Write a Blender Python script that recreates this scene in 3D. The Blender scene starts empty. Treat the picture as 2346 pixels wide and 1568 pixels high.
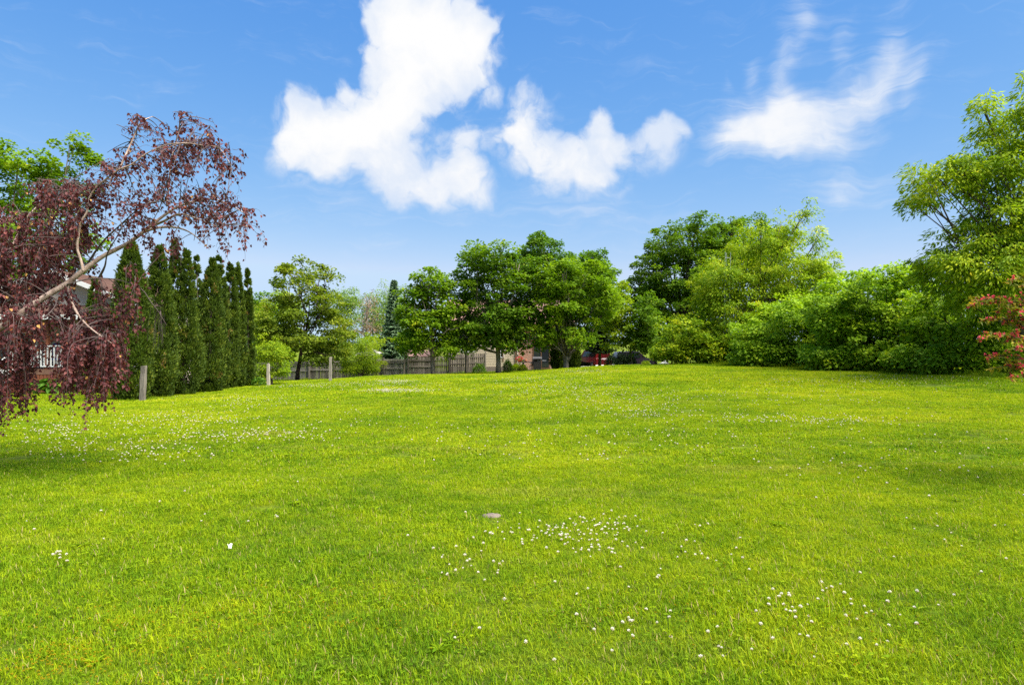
import bpy, math, random
import numpy as np
from mathutils import Vector, Matrix

R = math.radians
random.seed(7)
rng = np.random.default_rng(11)
scene = bpy.context.scene
COL = scene.collection

# ------------------------------------------------------------------ camera
CAMH, F0, CX, CY = 1.6, 1564.0, 1173.0, 784.0      # photograph measured on a 2346 x 1568 grid
cam_d = bpy.data.cameras.new('camera')
cam_d.sensor_width = 36.0
cam_d.lens = 24.0
cam_d.clip_start = 0.05
cam_d.clip_end = 4000.0
cam = bpy.data.objects.new('camera', cam_d)
cam.location = (0, 0, CAMH)
cam.rotation_euler = (R(90), 0, 0)
COL.objects.link(cam)
scene.camera = cam

# ------------------------------------------------------------------ light, sky, exposure
EXPO = 1.4
SKY_K = 0.05
SUN_EL, SUN_AZ = R(57), R(118)          # azimuth from +Y, positive = right
scene.view_settings.view_transform = 'Standard'
scene.view_settings.look = 'None'
scene.view_settings.gamma = 1.0
scene.view_settings.use_curve_mapping = False
scene.view_settings.exposure = EXPO
scene.render.engine = 'CYCLES'
cy = scene.cycles
cy.max_bounces = 7
cy.diffuse_bounces = 4
cy.glossy_bounces = 2
cy.transmission_bounces = 5
cy.transparent_max_bounces = 6
cy.caustics_reflective = False
cy.caustics_refractive = False
cy.use_adaptive_sampling = True
cy.adaptive_threshold = 0.012
cy.use_denoising = False
cy.sample_clamp_indirect = 6.0

sun_d = bpy.data.lights.new('sun', 'SUN')
sun_d.energy = 5.0
sun_d.angle = R(55.0)      # thin bright cloud over the sun: the photograph has no crisp shadows
sun_d.color = (1.0, 0.955, 0.87)
sun = bpy.data.objects.new('sun', sun_d)
to_sun = Vector((math.sin(SUN_AZ) * math.cos(SUN_EL), math.cos(SUN_AZ) * math.cos(SUN_EL), math.sin(SUN_EL)))
sun.rotation_euler = to_sun.to_track_quat('Z', 'Y').to_euler()
sun.location = to_sun * 60
COL.objects.link(sun)

world = bpy.data.worlds.new('World')
scene.world = world
world.use_nodes = True


class NT:
    """small helper to write node trees"""
    def __init__(s, tree):
        s.t = tree
        tree.nodes.clear()

    def n(s, kind, **kw):
        nd = s.t.nodes.new(kind)
        for k, v in kw.items():
            setattr(nd, k, v)
        return nd

    def put(s, sock, v):
        if isinstance(v, bpy.types.NodeSocket):
            s.t.links.new(v, sock)
        elif v is not None:
            sock.default_value = v

    def math(s, op, a, b=None, c=None, clamp=False):
        nd = s.n('ShaderNodeMath', operation=op, use_clamp=clamp)
        s.put(nd.inputs[0], a)
        if b is not None: s.put(nd.inputs[1], b)
        if c is not None: s.put(nd.inputs[2], c)
        return nd.outputs[0]

    def vec(s, op, a, b=None, c=None):
        nd = s.n('ShaderNodeVectorMath', operation=op)
        s.put(nd.inputs[0], a)
        if b is not None: s.put(nd.inputs[1], b)
        if c is not None: s.put(nd.inputs[2], c)
        return nd.outputs['Value'] if op in ('DOT_PRODUCT', 'LENGTH') else nd.outputs[0]

    def noise(s, vec, scale, detail=4.0, rough=0.55, dist=0.0, col=False):
        nd = s.n('ShaderNodeTexNoise')
        s.put(nd.inputs['Vector'], vec)
        s.put(nd.inputs['Scale'], scale)
        nd.inputs['Detail'].default_value = detail
        nd.inputs['Roughness'].default_value = rough
        nd.inputs['Distortion'].default_value = dist
        return nd.outputs['Color' if col else 'Fac']

    def ramp(s, fac, stops, interp='LINEAR'):
        nd = s.n('ShaderNodeValToRGB')
        cr = nd.color_ramp
        cr.interpolation = interp
        while len(cr.elements) > 1:
            cr.elements.remove(cr.elements[-1])
        for i, (p, c) in enumerate(stops):
            e = cr.elements[0] if i == 0 else cr.elements.new(p)
            e.position = p
            e.color = (*c, 1) if len(c) == 3 else c
        s.put(nd.inputs[0], fac)
        return nd.outputs[0]

    def mix(s, fac, a, b, blend='MIX'):
        nd = s.n('ShaderNodeMix', data_type='RGBA', blend_type=blend)
        s.put(nd.inputs[0], fac)
        for sock, v in ((nd.inputs[6], a), (nd.inputs[7], b)):
            if isinstance(v, tuple) and len(v) == 3: v = (*v, 1)
            s.put(sock, v)
        return nd.outputs[2]

    def smooth(s, x, lo, hi):
        nd = s.n('ShaderNodeMapRange', interpolation_type='SMOOTHSTEP')
        s.put(nd.inputs['Value'], x)
        s.put(nd.inputs['From Min'], lo)
        s.put(nd.inputs['From Max'], hi)
        return nd.outputs[0]


def azel(px, py):
    dx = px - CX
    return math.atan2(dx, F0), math.atan2(CY - py, math.hypot(F0, dx))


def make_sky():
    t = NT(world.node_tree)
    out = t.n('ShaderNodeOutputWorld')
    bg = t.n('ShaderNodeBackground')
    bg.inputs['Strength'].default_value = SKY_K
    sky = t.n('ShaderNodeTexSky', sky_type='NISHITA')
    sky.sun_disc = False
    sky.sun_elevation = SUN_EL
    sky.sun_rotation = SUN_AZ
    sky.altitude = 200
    sky.air_density = 1.0
    sky.dust_density = 0.3
    sky.ozone_density = 3.0
    tc = t.n('ShaderNodeTexCoord')
    d = t.vec('NORMALIZE', tc.outputs['Generated'])
    sep = t.n('ShaderNodeSeparateXYZ')
    t.put(sep.inputs[0], d)
    az = t.math('ARCTAN2', sep.outputs[0], sep.outputs[1])
    el = t.math('ARCSINE', sep.outputs[2])
    cb = t.n('ShaderNodeCombineXYZ')
    t.put(cb.inputs[0], az); t.put(cb.inputs[1], el)
    ae = cb.outputs[0]
    # the air: the clear-sky colours a little deeper, as a polarised lens shows them
    sc = t.n('ShaderNodeSeparateColor'); t.put(sc.inputs[0], sky.outputs[0])
    cc = t.n('ShaderNodeCombineColor')
    for i, (gain, gam, top) in enumerate(SKY_GRADE):
        k = 1.0 / (SKY_K * 2 ** EXPO)
        t.put(cc.inputs[i], t.math('MINIMUM', t.math('MULTIPLY', t.math('POWER', sc.outputs[i], gam), gain * k), top * k))
    base = cc.outputs[0]
    # cumulus: soft bodies in the sky given as azimuth, elevation, width, height, weight
    wob = t.vec('SUBTRACT', t.noise(ae, 9.0, 3.0, 0.6, col=True), (0.5, 0.5, 0.5))
    ae2 = t.vec('MULTIPLY_ADD', wob, (0.07, 0.07, 0.0), ae)
    def bodies(vecin, blobs):
        acc = None
        for (px, py, rx, ry, w) in blobs:
            a, e = azel(px, py)
            kx = F0 / rx / math.cos(a); ky = F0 / ry
            v = t.vec('MULTIPLY_ADD', vecin, (kx, ky, 0.0), (-a * kx, -e * ky, 0.0))
            g = t.math('POWER', 0.36788, t.vec('DOT_PRODUCT', v, v))
            w *= 1.12
            acc = t.math('MULTIPLY', g, w) if acc is None else t.math('MULTIPLY_ADD', g, w, acc)
        return acc
    cum = bodies(ae2, CUMULUS)
    cir = bodies(ae2, WISPS)
    # clouds go on round the rest of the sky
    far = t.smooth(t.math('MAXIMUM', t.math('ABSOLUTE', az), t.math('MULTIPLY', el, 1.35)), 0.78, 1.05)
    rest = t.math('MULTIPLY', far, t.smooth(t.noise(d, 3.1, 2.0, 0.5), 0.56, 0.72))
    cum = t.math('ADD', cum, t.math('MULTIPLY', rest, 0.9))
    fb = t.noise(ae2, 13.0, 8.0, 0.62)
    fb2 = t.noise(ae2, 38.0, 7.0, 0.66)
    dens = t.math('MULTIPLY_ADD', t.math('SUBTRACT', fb, 0.5), 1.15, cum)
    dens = t.math('MULTIPLY_ADD', t.math('SUBTRACT', fb2, 0.5), 0.62, dens)
    bn = t.n('ShaderNodeTexNoise', noise_type='RIDGED_MULTIFRACTAL', normalize=True)
    t.put(bn.inputs['Vector'], ae2)
    for k_, v_ in (('Scale', 11.0), ('Detail', 5.0), ('Roughness', 0.55), ('Offset', 1.0), ('Gain', 1.2)): bn.inputs[k_].default_value = v_
    bil = bn.outputs['Fac']
    dens = t.math('MULTIPLY_ADD', t.math('SUBTRACT', 1.15, bil), 0.34, dens)       # rounded billows
    dens = t.math('MULTIPLY_ADD', t.math('SUBTRACT', dens, cum), t.math('MULTIPLY_ADD', t.smooth(cum, 0.04, 0.30), 0.9, 0.1), cum)
    lowsoft = t.smooth(el, 0.20, 0.36)            # tops crisp, undersides ragged and soft
    lo = t.math('MULTIPLY_ADD', lowsoft, 0.14, 0.04)
    a1 = t.smooth(dens, lo, t.math('MULTIPLY_ADD', lowsoft, -0.24, 0.96))
    # combed ice wisps
    rot = t.n('ShaderNodeMapping')
    t.put(rot.inputs['Vector'], ae2)
    rot.inputs['Rotation'].default_value = (0, 0, R(-58))
    rot.inputs['Scale'].default_value = (9, 70, 1)
    comb = t.noise(rot.outputs[0], 1.0, 6.0, 0.62, 0.6)
    cd = t.math('MULTIPLY_ADD', t.math('SUBTRACT', comb, 0.5), 1.05, cir)
    cd = t.math('MULTIPLY_ADD', t.math('SUBTRACT', fb, 0.5), 0.7, cd)
    a2 = t.math('MULTIPLY', t.smooth(cd, 0.0, 1.15), 0.93)
    alpha = t.math('MAXIMUM', a1, a2)
    # sunlit cloud, a trace bluer where it is thin or turned to the ground
    up = t.noise(t.vec('ADD', ae2, (0.02, 0.035, 0.0)), 13.0, 8.0, 0.62)
    relief = t.math('MULTIPLY', t.math('SUBTRACT', fb, up), 2.2)
    core = t.smooth(t.math('MULTIPLY_ADD', t.math('SUBTRACT', t.noise(ae2, 6.0, 5.0, 0.6), 0.5), 1.6, t.math('ADD', relief, t.math('MAXIMUM', cum, cir))), 0.2, 1.75)
    k = 1.0 / (SKY_K * 2 ** EXPO)
    ccol = t.mix(core, tuple(c * k for c in (0.72, 0.81, 0.96)), tuple(c * k for c in (1.0, 1.0, 1.0)))
    final = t.mix(alpha, base, ccol)
    t.put(bg.inputs['Color'], final)
    t.put(out.inputs[0], bg.outputs[0])


SKY_GRADE = [(0.1032, 1.35, 0.58), (0.2101, 0.762, 0.76), (0.5653, 0.291, 1.0)]
CUMULUS = [
    (900, 40, 70, 70, .8), (980, 50, 95, 80, .9), (1050, 110, 85, 75, .8), (1110, 85, 42, 55, .55), (980, 160, 90, 70, .7),
    (925, 215, 70, 55, .8), (860, 250, 70, 45, .7), (690, 280, 50, 45, .8), (760, 275, 70, 60, .9), (650, 335, 38, 32, .6),
    (820, 320, 85, 55, .8), (890, 300, 75, 60, .7), (755, 370, 45, 45, .5), (880, 390, 65, 45, .55), (935, 425, 70, 45, .6),
    (1010, 400, 65, 50, .55), (1065, 340, 40, 58, .75), (1085, 420, 45, 45, .5), (800, 190, 28, 18, .45),
    (1205, 255, 50, 50, .7), (1180, 310, 45, 45, .5), (1382, 268, 34, 40, .65), (1260, 330, 75, 48, .65), (1320, 365, 85, 42, .6),
    (1430, 330, 60, 32, .6), (1515, 300, 45, 30, .6), (1265, 415, 48, 42, .4), (1370, 405, 70, 30, .35), (1190, 370, 50, 50, .2), (960, 460, 90, 40, .3), (1120, 440, 70, 45, .25), (1330, 430, 110, 40, .22), (1480, 350, 80, 40, .3), (700, 385, 60, 40, .3)]
WISPS = [
    (1765, 275, 85, 50, .75), (1800, 180, 34, 80, .55), (1850, 60, 26, 55, .42), (1690, 315, 70, 42, .55), (1890, 250, 75, 36, .55),
    (2010, 205, 70, 42, .55), (2050, 120, 42, 52, .45), (1850, 325, 75, 34, .5), (1722, 160, 20, 35, .4), (1930, 120, 18, 40, .28),
    (1660, 180, 14, 22, .25), (1450, 500, 120, 40, .22), (1935, 440, 60, 30, .3), (790, 455, 120, 50, .24), (2100, 200, 16, 40, .25), (1740, 330, 120, 45, .35), (1900, 340, 70, 60, .22), (1960, 420, 90, 40, .2), (1990, 250, 90, 50, .25), (1300, 460, 160, 50, .22), (1050, 480, 130, 40, .22)]
make_sky()

# ------------------------------------------------------------------ helpers
def P(px, py, d):
    """point seen at a grid position of the photograph, d metres in front of the camera plane"""
    return np.array([(px - CX) * d / F0, d, CAMH + (CY - py) * d / F0])


def tag(o, label=None, cat=None, group=None, kind=None):
    if label: o['label'] = label
    if cat: o['category'] = cat
    if group: o['group'] = group
    if kind: o['kind'] = kind
    return o


def empty(name, loc, label=None, cat=None, group=None, rz=0.0):
    o = bpy.data.objects.new(name, None)
    o.location = loc
    o.rotation_euler = (0, 0, rz)
    o.empty_display_size = 0.2
    COL.objects.link(o)
    return tag(o, label, cat, group)


def link(name, me, parent=None, loc=None, rz=None):
    o = bpy.data.objects.new(name, me)
    COL.objects.link(o)
    if parent is not None: o.parent = parent
    if loc is not None: o.location = loc
    if rz is not None: o.rotation_euler = (0, 0, rz)
    return o


class Acc:
    """collects vertices, triangles and quads and links them as ONE mesh"""
    def __init__(s):
        s.v, s.t, s.q, s.a, s.mt, s.mq, s.n = [], [], [], [], [], [], 0

    def add(s, V, T=None, Q=None, tint=0.5, m=0):
        V = np.asarray(V, float).reshape(-1, 3)
        s.v.append(V)
        s.a.append(np.broadcast_to(np.asarray(tint, float), (len(V),)))
        if T is not None and len(T):
            T = np.asarray(T).reshape(-1, 3); s.t.append(T + s.n); s.mt.append(np.full(len(T), m))
        if Q is not None and len(Q):
            Q = np.asarray(Q).reshape(-1, 4); s.q.append(Q + s.n); s.mq.append(np.full(len(Q), m))
        s.n += len(V)
        return s

    def box(s, c, size, rz=0.0, tint=0.5, m=0, rx=0.0, ry=0.0):
        hx, hy, hz = (k / 2 for k in size)
        V = np.array([[x, y, z] for x in (-hx, hx) for y in (-hy, hy) for z in (-hz, hz)])
        M = np.array((Matrix.Rotation(rz, 3, 'Z') @ Matrix.Rotation(ry, 3, 'Y') @ Matrix.Rotation(rx, 3, 'X')))
        V = V @ M.T + np.asarray(c, float)
        return s.add(V, Q=[[0, 1, 3, 2], [4, 6, 7, 5], [0, 4, 5, 1], [2, 3, 7, 6], [0, 2, 6, 4], [1, 5, 7, 3]], tint=tint, m=m)

    def tube(s, pts, rad, n=6, tint=0.5, m=0, cap=True):
        pts = np.asarray(pts, float)
        k = len(pts)
        rad = np.broadcast_to(np.asarray(rad, float), (k,))
        tg = np.gradient(pts, axis=0)
        tg /= np.linalg.norm(tg, axis=1)[:, None] + 1e-9
        ref = np.array([0.31, 0.17, 0.93]) if abs(tg[0][2]) < 0.8 else np.array([0.95, 0.3, 0.05])
        b = np.cross(tg, ref); b /= np.linalg.norm(b, axis=1)[:, None] + 1e-9
        c = np.cross(tg, b)
        a = np.linspace(0, 2 * np.pi, n, endpoint=False)
        V = (pts[:, None, :] + rad[:, None, None] * (np.cos(a)[None, :, None] * b[:, None, :] + np.sin(a)[None, :, None] * c[:, None, :])).reshape(-1, 3)
        i = np.arange(k - 1)[:, None] * n; j = np.arange(n)[None, :]; j2 = (j + 1) % n
        Q = np.stack([i + j, i + j2, i + n + j2, i + n + j], -1).reshape(-1, 4)
        T = []
        if cap:
            T = [[0, x + 1, x] for x in range(1, n - 1)] + [[(k - 1) * n, (k - 1) * n + x, (k - 1) * n + x + 1] for x in range(1, n - 1)]
        return s.add(V, T=T, Q=Q, tint=tint, m=m)

    def prism(s, prof, y0, y1, axis='y', tint=0.5, m=0):
        """closed profile (a, z) extruded along y (or along x when axis == 'x')"""
        n = len(prof)
        V = []
        for y in (y0, y1):
            for a, z in prof:
                V.append((a, y, z) if axis == 'y' else (y, a, z))
        Q = [[i, (i + 1) % n, n + (i + 1) % n, n + i] for i in range(n)]
        T = [[0, i, i + 1] for i in range(1, n - 1)] + [[n, n + i + 1, n + i] for i in range(1, n - 1)]
        return s.add(V, T=T, Q=Q, tint=tint, m=m)

    def mesh(s, name, mats, smooth=False):
        me = bpy.data.meshes.new(name)
        V = np.concatenate(s.v)
        T = np.concatenate(s.t) if s.t else np.zeros((0, 3), int)
        Q = np.concatenate(s.q) if s.q else np.zeros((0, 4), int)
        idx = np.concatenate([T.ravel(), Q.ravel()]).astype(np.int32)
        st = np.concatenate([np.arange(len(T)) * 3, len(T) * 3 + np.arange(len(Q)) * 4]).astype(np.int32)
        me.vertices.add(len(V)); me.vertices.foreach_set('co', V.astype(np.float32).ravel())
        me.loops.add(len(idx)); me.loops.foreach_set('vertex_index', idx)
        me.polygons.add(len(st)); me.polygons.foreach_set('loop_start', st)
        mi = np.concatenate([np.concatenate(s.mt) if s.mt else [], np.concatenate(s.mq) if s.mq else []]).astype(np.int32)
        for mm in (mats if isinstance(mats, (list, tuple)) else [mats]):
            me.materials.append(mm)
        me.polygons.foreach_set('material_index', mi)
        me.polygons.foreach_set('use_smooth', np.full(len(st), smooth))
        at = me.attributes.new('tint', 'FLOAT', 'POINT')
        at.data.foreach_set('value', np.concatenate(s.a).astype(np.float32))
        me.update(calc_edges=True)
        return me

    def obj(s, name, mats, parent=None, smooth=False, loc=None, rz=None):
        o = link(name, s.mesh(name, mats, smooth), parent, loc, rz)
        return o


def unit(a):
    return a / (np.linalg.norm(a, axis=-1, keepdims=True) + 1e-9)


def add_leaves(acc, C, A, N, L, W, tint, m=0, fold=0.12, shape='rhomb', droop=0.0):
    """one small folded blade per row: C base, A axis, N face normal"""
    n = len(C)
    A = unit(A); S = unit(np.cross(A, N)); N = np.cross(S, A)
    L = np.broadcast_to(np.asarray(L, float), (n,))[:, None]; W = np.broadcast_to(np.asarray(W, float), (n,))[:, None]
    dz = np.array([0, 0, -1.0]) * droop
    if shape == 'rhomb':
        pts = [C, C + A * L * .5 + S * W * .5 + N * W * fold, C + A * L + dz * L, C + A * L * .5 - S * W * .5 + N * W * fold]
        V = np.stack(pts, 1).reshape(-1, 3)
        b = np.arange(n)[:, None] * 4
        acc.add(V, T=np.concatenate([b + [0, 1, 2], b + [0, 2, 3]]), tint=np.repeat(tint, 4), m=m)
    else:   # ovate, pointed
        pts = [C, C + A * L * .28 + S * W * .5 + N * W * fold, C + A * L * .66 + S * W * .33 + N * W * fold * .6 + dz * L * .4, C + A * L + dz * L,
               C + A * L * .66 - S * W * .33 + N * W * fold * .6 + dz * L * .4, C + A * L * .28 - S * W * .5 + N * W * fold]
        V = np.stack(pts, 1).reshape(-1, 3)
        b = np.arange(n)[:, None] * 6
        acc.add(V, Q=np.concatenate([b + [0, 1, 2, 3], b + [0, 3, 4, 5]]), tint=np.repeat(tint, 6), m=m)


# ------------------------------------------------------------------ materials
def new_mat(name):
    m = bpy.data.materials.new(name)
    m.use_nodes = True
    return m, NT(m.node_tree)


def pbsdf(t, col, rough=0.7, spec=0.3, metal=0.0, bump=None):
    b = t.n('ShaderNodeBsdfPrincipled')
    if isinstance(col, tuple): col = (*col, 1)
    t.put(b.inputs['Base Color'], col)
    t.put(b.inputs['Roughness'], rough)
    b.inputs['Specular IOR Level'].default_value = spec
    b.inputs['Metallic'].default_value = metal
    if bump is not None: t.put(b.inputs['Normal'], bump)
    return b


def bump(t, h, strength=0.4, dist=0.02):
    b = t.n('ShaderNodeBump')
    b.inputs['Strength'].default_value = strength
    b.inputs['Distance'].default_value = dist
    t.put(b.inputs['Height'], h)
    return b.outputs[0]


def mat_leaf(name, stops, trans=0.38, tcol=None, rough=0.55, spec=0.14):
    """foliage: each leaf its own shade (tint), light passing through the blade"""
    m, t = new_mat(name)
    at = t.n('ShaderNodeAttribute', attribute_name='tint')
    col = t.ramp(at.outputs['Fac'], stops)
    b = pbsdf(t, col, rough, spec)
    tr = t.n('ShaderNodeBsdfTranslucent')
    t.put(tr.inputs[0], t.mix(1.0, col, tcol or (1.35, 1.45, 0.55), 'MULTIPLY'))
    mx = t.n('ShaderNodeMixShader')
    mx.inputs[0].default_value = trans
    t.put(mx.inputs[1], b.outputs[0]); t.put(mx.inputs[2], tr.outputs[0])
    t.put(t.n('ShaderNodeOutputMaterial').inputs[0], mx.outputs[0])
    return m


def mat_bark(name, c1, c2, scale=6.0, stretch=0.2, rough=0.9, spec=0.1):
    m, t = new_mat(name)
    tc = t.n('ShaderNodeTexCoord')
    mp = t.n('ShaderNodeMapping')
    t.put(mp.inputs[0], tc.outputs['Object'])
    mp.inputs['Scale'].default_value = (1, 1, stretch)
    f = t.noise(mp.outputs[0], scale, 6.0, 0.65)
    f2 = t.noise(mp.outputs[0], scale * 6, 4.0, 0.6)
    h = t.math('MULTIPLY_ADD', f2, 0.4, f)
    col = t.ramp(h, [(0.45, c1), (0.95, c2)])
    b = pbsdf(t, col, rough, spec, bump=bump(t, h, 0.6, 0.03))
    t.put(t.n('ShaderNodeOutputMaterial').inputs[0], b.outputs[0])
    return m


def mat_plain(name, col, rough=0.6, spec=0.3, metal=0.0, var=0.12, scale=8.0, dirt=0.0):
    m, t = new_mat(name)
    tc = t.n('ShaderNodeTexCoord')
    f = t.noise(tc.outputs['Object'], scale, 5.0, 0.6)
    lo = tuple(c * (1 - var) for c in col); hi = tuple(min(1, c * (1 + var)) for c in col)
    c = t.ramp(f, [(0.3, lo), (0.7, hi)])
    if dirt:
        c = t.mix(t.math('MULTIPLY', t.smooth(t.noise(tc.outputs['Object'], scale * .35, 6.0, 0.7), 0.45, 0.75), dirt), c, (0.05, 0.04, 0.03))
    b = pbsdf(t, c, rough, spec, metal, bump(t, t.noise(tc.outputs['Object'], scale * 5, 3.0), 0.15, 0.01))
    t.put(t.n('ShaderNodeOutputMaterial').inputs[0], b.outputs[0])
    return m


def mat_wood(name, c1, c2, grain=(18, 18, 1.2), rough=0.85):
    """weathered boards, every board a shade of its own"""
    m, t = new_mat(name)
    tc = t.n('ShaderNodeTexCoord'); oi = t.n('ShaderNodeObjectInfo')
    mp = t.n('ShaderNodeMapping')
    t.put(mp.inputs[0], tc.outputs['Object'])
    mp.inputs['Scale'].default_value = grain
    t.put(mp.inputs['Location'], t.vec('SCALE', (1, 1, 1), None) if False else (0, 0, 0))
    sh = t.n('ShaderNodeCombineXYZ')
    t.put(sh.inputs[0], t.math('MULTIPLY', oi.outputs['Random'], 50.0)); t.put(sh.inputs[2], t.math('MULTIPLY', oi.outputs['Random'], 31.0))
    v = t.vec('ADD', mp.outputs[0], sh.outputs[0])
    f = t.noise(v, 1.6, 7.0, 0.65)
    k = t.math('MULTIPLY_ADD', t.math('SUBTRACT', oi.outputs['Random'], 0.5), 0.35, f)
    col = t.ramp(k, [(0.28, c1), (0.72, c2)])
    b = pbsdf(t, col, rough, 0.15, bump=bump(t, f, 0.5, 0.01))
    t.put(t.n('ShaderNodeOutputMaterial').inputs[0], b.outputs[0])
    return m


def mat_brick(name):
    m, t = new_mat(name)
    tc = t.n('ShaderNodeTexCoord')
    mp = t.n('ShaderNodeMapping'); t.put(mp.inputs[0], tc.outputs['Object'])
    mp.inputs['Rotation'].default_value = (R(90), 0, 0)
    br = t.n('ShaderNodeTexBrick')
    t.put(br.inputs['Vector'], mp.outputs[0])
    for k, v in (('Color1', (.30, .10, .06, 1)), ('Color2', (.40, .17, .10, 1)), ('Mortar', (.42, .36, .30, 1)), ('Scale', 1.0), ('Brick Width', .22), ('Row Height', .075), ('Mortar Size', .012)):
        br.inputs[k].default_value = v
    b = pbsdf(t, br.outputs['Color'], 0.85, 0.15, bump=bump(t, br.outputs['Fac'], -0.5, 0.01))
    t.put(t.n('ShaderNodeOutputMaterial').inputs[0], b.outputs[0])
    return m


def mat_shingle(name, c1, c2):
    m, t = new_mat(name)
    tc = t.n('ShaderNodeTexCoord')
    br = t.n('ShaderNodeTexBrick')
    t.put(br.inputs['Vector'], tc.outputs['Object'])
    for k, v in (('Color1', (*c1, 1)), ('Color2', (*c2, 1)), ('Mortar', (*(x * .45 for x in c1), 1)), ('Scale', 1.0), ('Brick Width', .3), ('Row Height', .14), ('Mortar Size', .01)):
        br.inputs[k].default_value = v
    b = pbsdf(t, br.outputs['Color'], 0.9, 0.1, bump=bump(t, t.noise(tc.outputs['Object'], 60.0, 2.0), 0.3, 0.01))
    t.put(t.n('ShaderNodeOutputMaterial').inputs[0], b.outputs[0])
    return m


def mat_glass(name, col=(0.02, 0.025, 0.03)):
    m, t = new_mat(name)
    b = pbsdf(t, col, 0.05, 0.6)
    t.put(t.n('ShaderNodeOutputMaterial').inputs[0], b.outputs[0])
    return m


def grass_colour(t, fac):
    """where the lawn is lush, yellowed or dry; shared by the ground and the blades"""
    geo = t.n('ShaderNodeNewGeometry')
    w = t.n('ShaderNodeMapping'); t.put(w.inputs[0], geo.outputs['Position'])
    w.inputs['Scale'].default_value = (1, 1, 0)
    big = t.noise(w.outputs[0], 0.16, 3.0, 0.6)
    mid = t.noise(w.outputs[0], 0.9, 4.0, 0.6)
    k = t.math('MULTIPLY_ADD', t.math('SUBTRACT', big, 0.5), 1.25, fac)
    k = t.math('MULTIPLY_ADD', t.math('SUBTRACT', mid, 0.5), 0.75, k)
    k = t.math('MULTIPLY_ADD', t.math('SUBTRACT', t.noise(w.outputs[0], 5.5, 3.0, 0.6), 0.5), 0.7, k)
    col = t.ramp(k, GRASS_STOPS)
    # dry clippings left in faint swaths by the mower
    sw = t.n('ShaderNodeMapping'); t.put(sw.inputs[0], geo.outputs['Position'])
    sw.inputs['Rotation'].default_value = (0, 0, R(12)); sw.inputs['Scale'].default_value = (0.16, 1.15, 0)
    dry = t.smooth(t.noise(sw.outputs[0], 1.0, 5.0, 0.6, 0.4), 0.56, 0.78)
    return t.mix(t.math('MULTIPLY', dry, 0.55), col, (0.36, 0.33, 0.07))


GRASS_STOPS = [(0.0, (0.075, 0.165, 0.006)), (0.30, (0.165, 0.265, 0.007)), (0.60, (0.290, 0.365, 0.007)), (0.85, (0.38, 0.415, 0.010)), (1.0, (0.46, 0.41, 0.05))]


def mat_grass():
    m, t = new_mat('grass_blade')
    at = t.n('ShaderNodeAttribute', attribute_name='tint'); oi = t.n('ShaderNodeObjectInfo')
    f = t.math('MULTIPLY_ADD', oi.outputs['Random'], 0.22, t.math('MULTIPLY', at.outputs['Fac'], 0.78))
    col = grass_colour(t, f)
    col = t.mix(t.math('GREATER_THAN', at.outputs['Fac'], 0.962), col, (0.42, 0.33, 0.13))
    b = pbsdf(t, col, 0.65, 0.04)
    tr = t.n('ShaderNodeBsdfTranslucent')
    t.put(tr.inputs[0], t.mix(1.0, col, (1.25, 1.2, 0.5), 'MULTIPLY'))
    mx = t.n('ShaderNodeMixShader'); mx.inputs[0].default_value = 0.38
    t.put(mx.inputs[1], b.outputs[0]); t.put(mx.inputs[2], tr.outputs[0])
    t.put(t.n('ShaderNodeOutputMaterial').inputs[0], mx.outputs[0])
    return m


def mat_ground():
    m, t = new_mat('lawn_ground')
    geo = t.n('ShaderNodeNewGeometry')
    fine = t.noise(geo.outputs['Position'], 26.0, 5.0, 0.7)
    col = grass_colour(t, t.math('MULTIPLY_ADD', fine, 0.9, -0.05))
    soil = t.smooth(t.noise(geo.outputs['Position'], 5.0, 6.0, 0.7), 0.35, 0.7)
    col = t.mix(t.math('MULTIPLY_ADD', soil, 0.3, 0.5), col, (0.035, 0.036, 0.012))       # soil and thatch, darkened to put the shade of the gaps into colour
    b = pbsdf(t, col, 0.95, 0.05, bump=bump(t, fine, 0.8, 0.05))
    t.put(t.n('ShaderNodeOutputMaterial').inputs[0], b.outputs[0])
    return m


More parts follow.
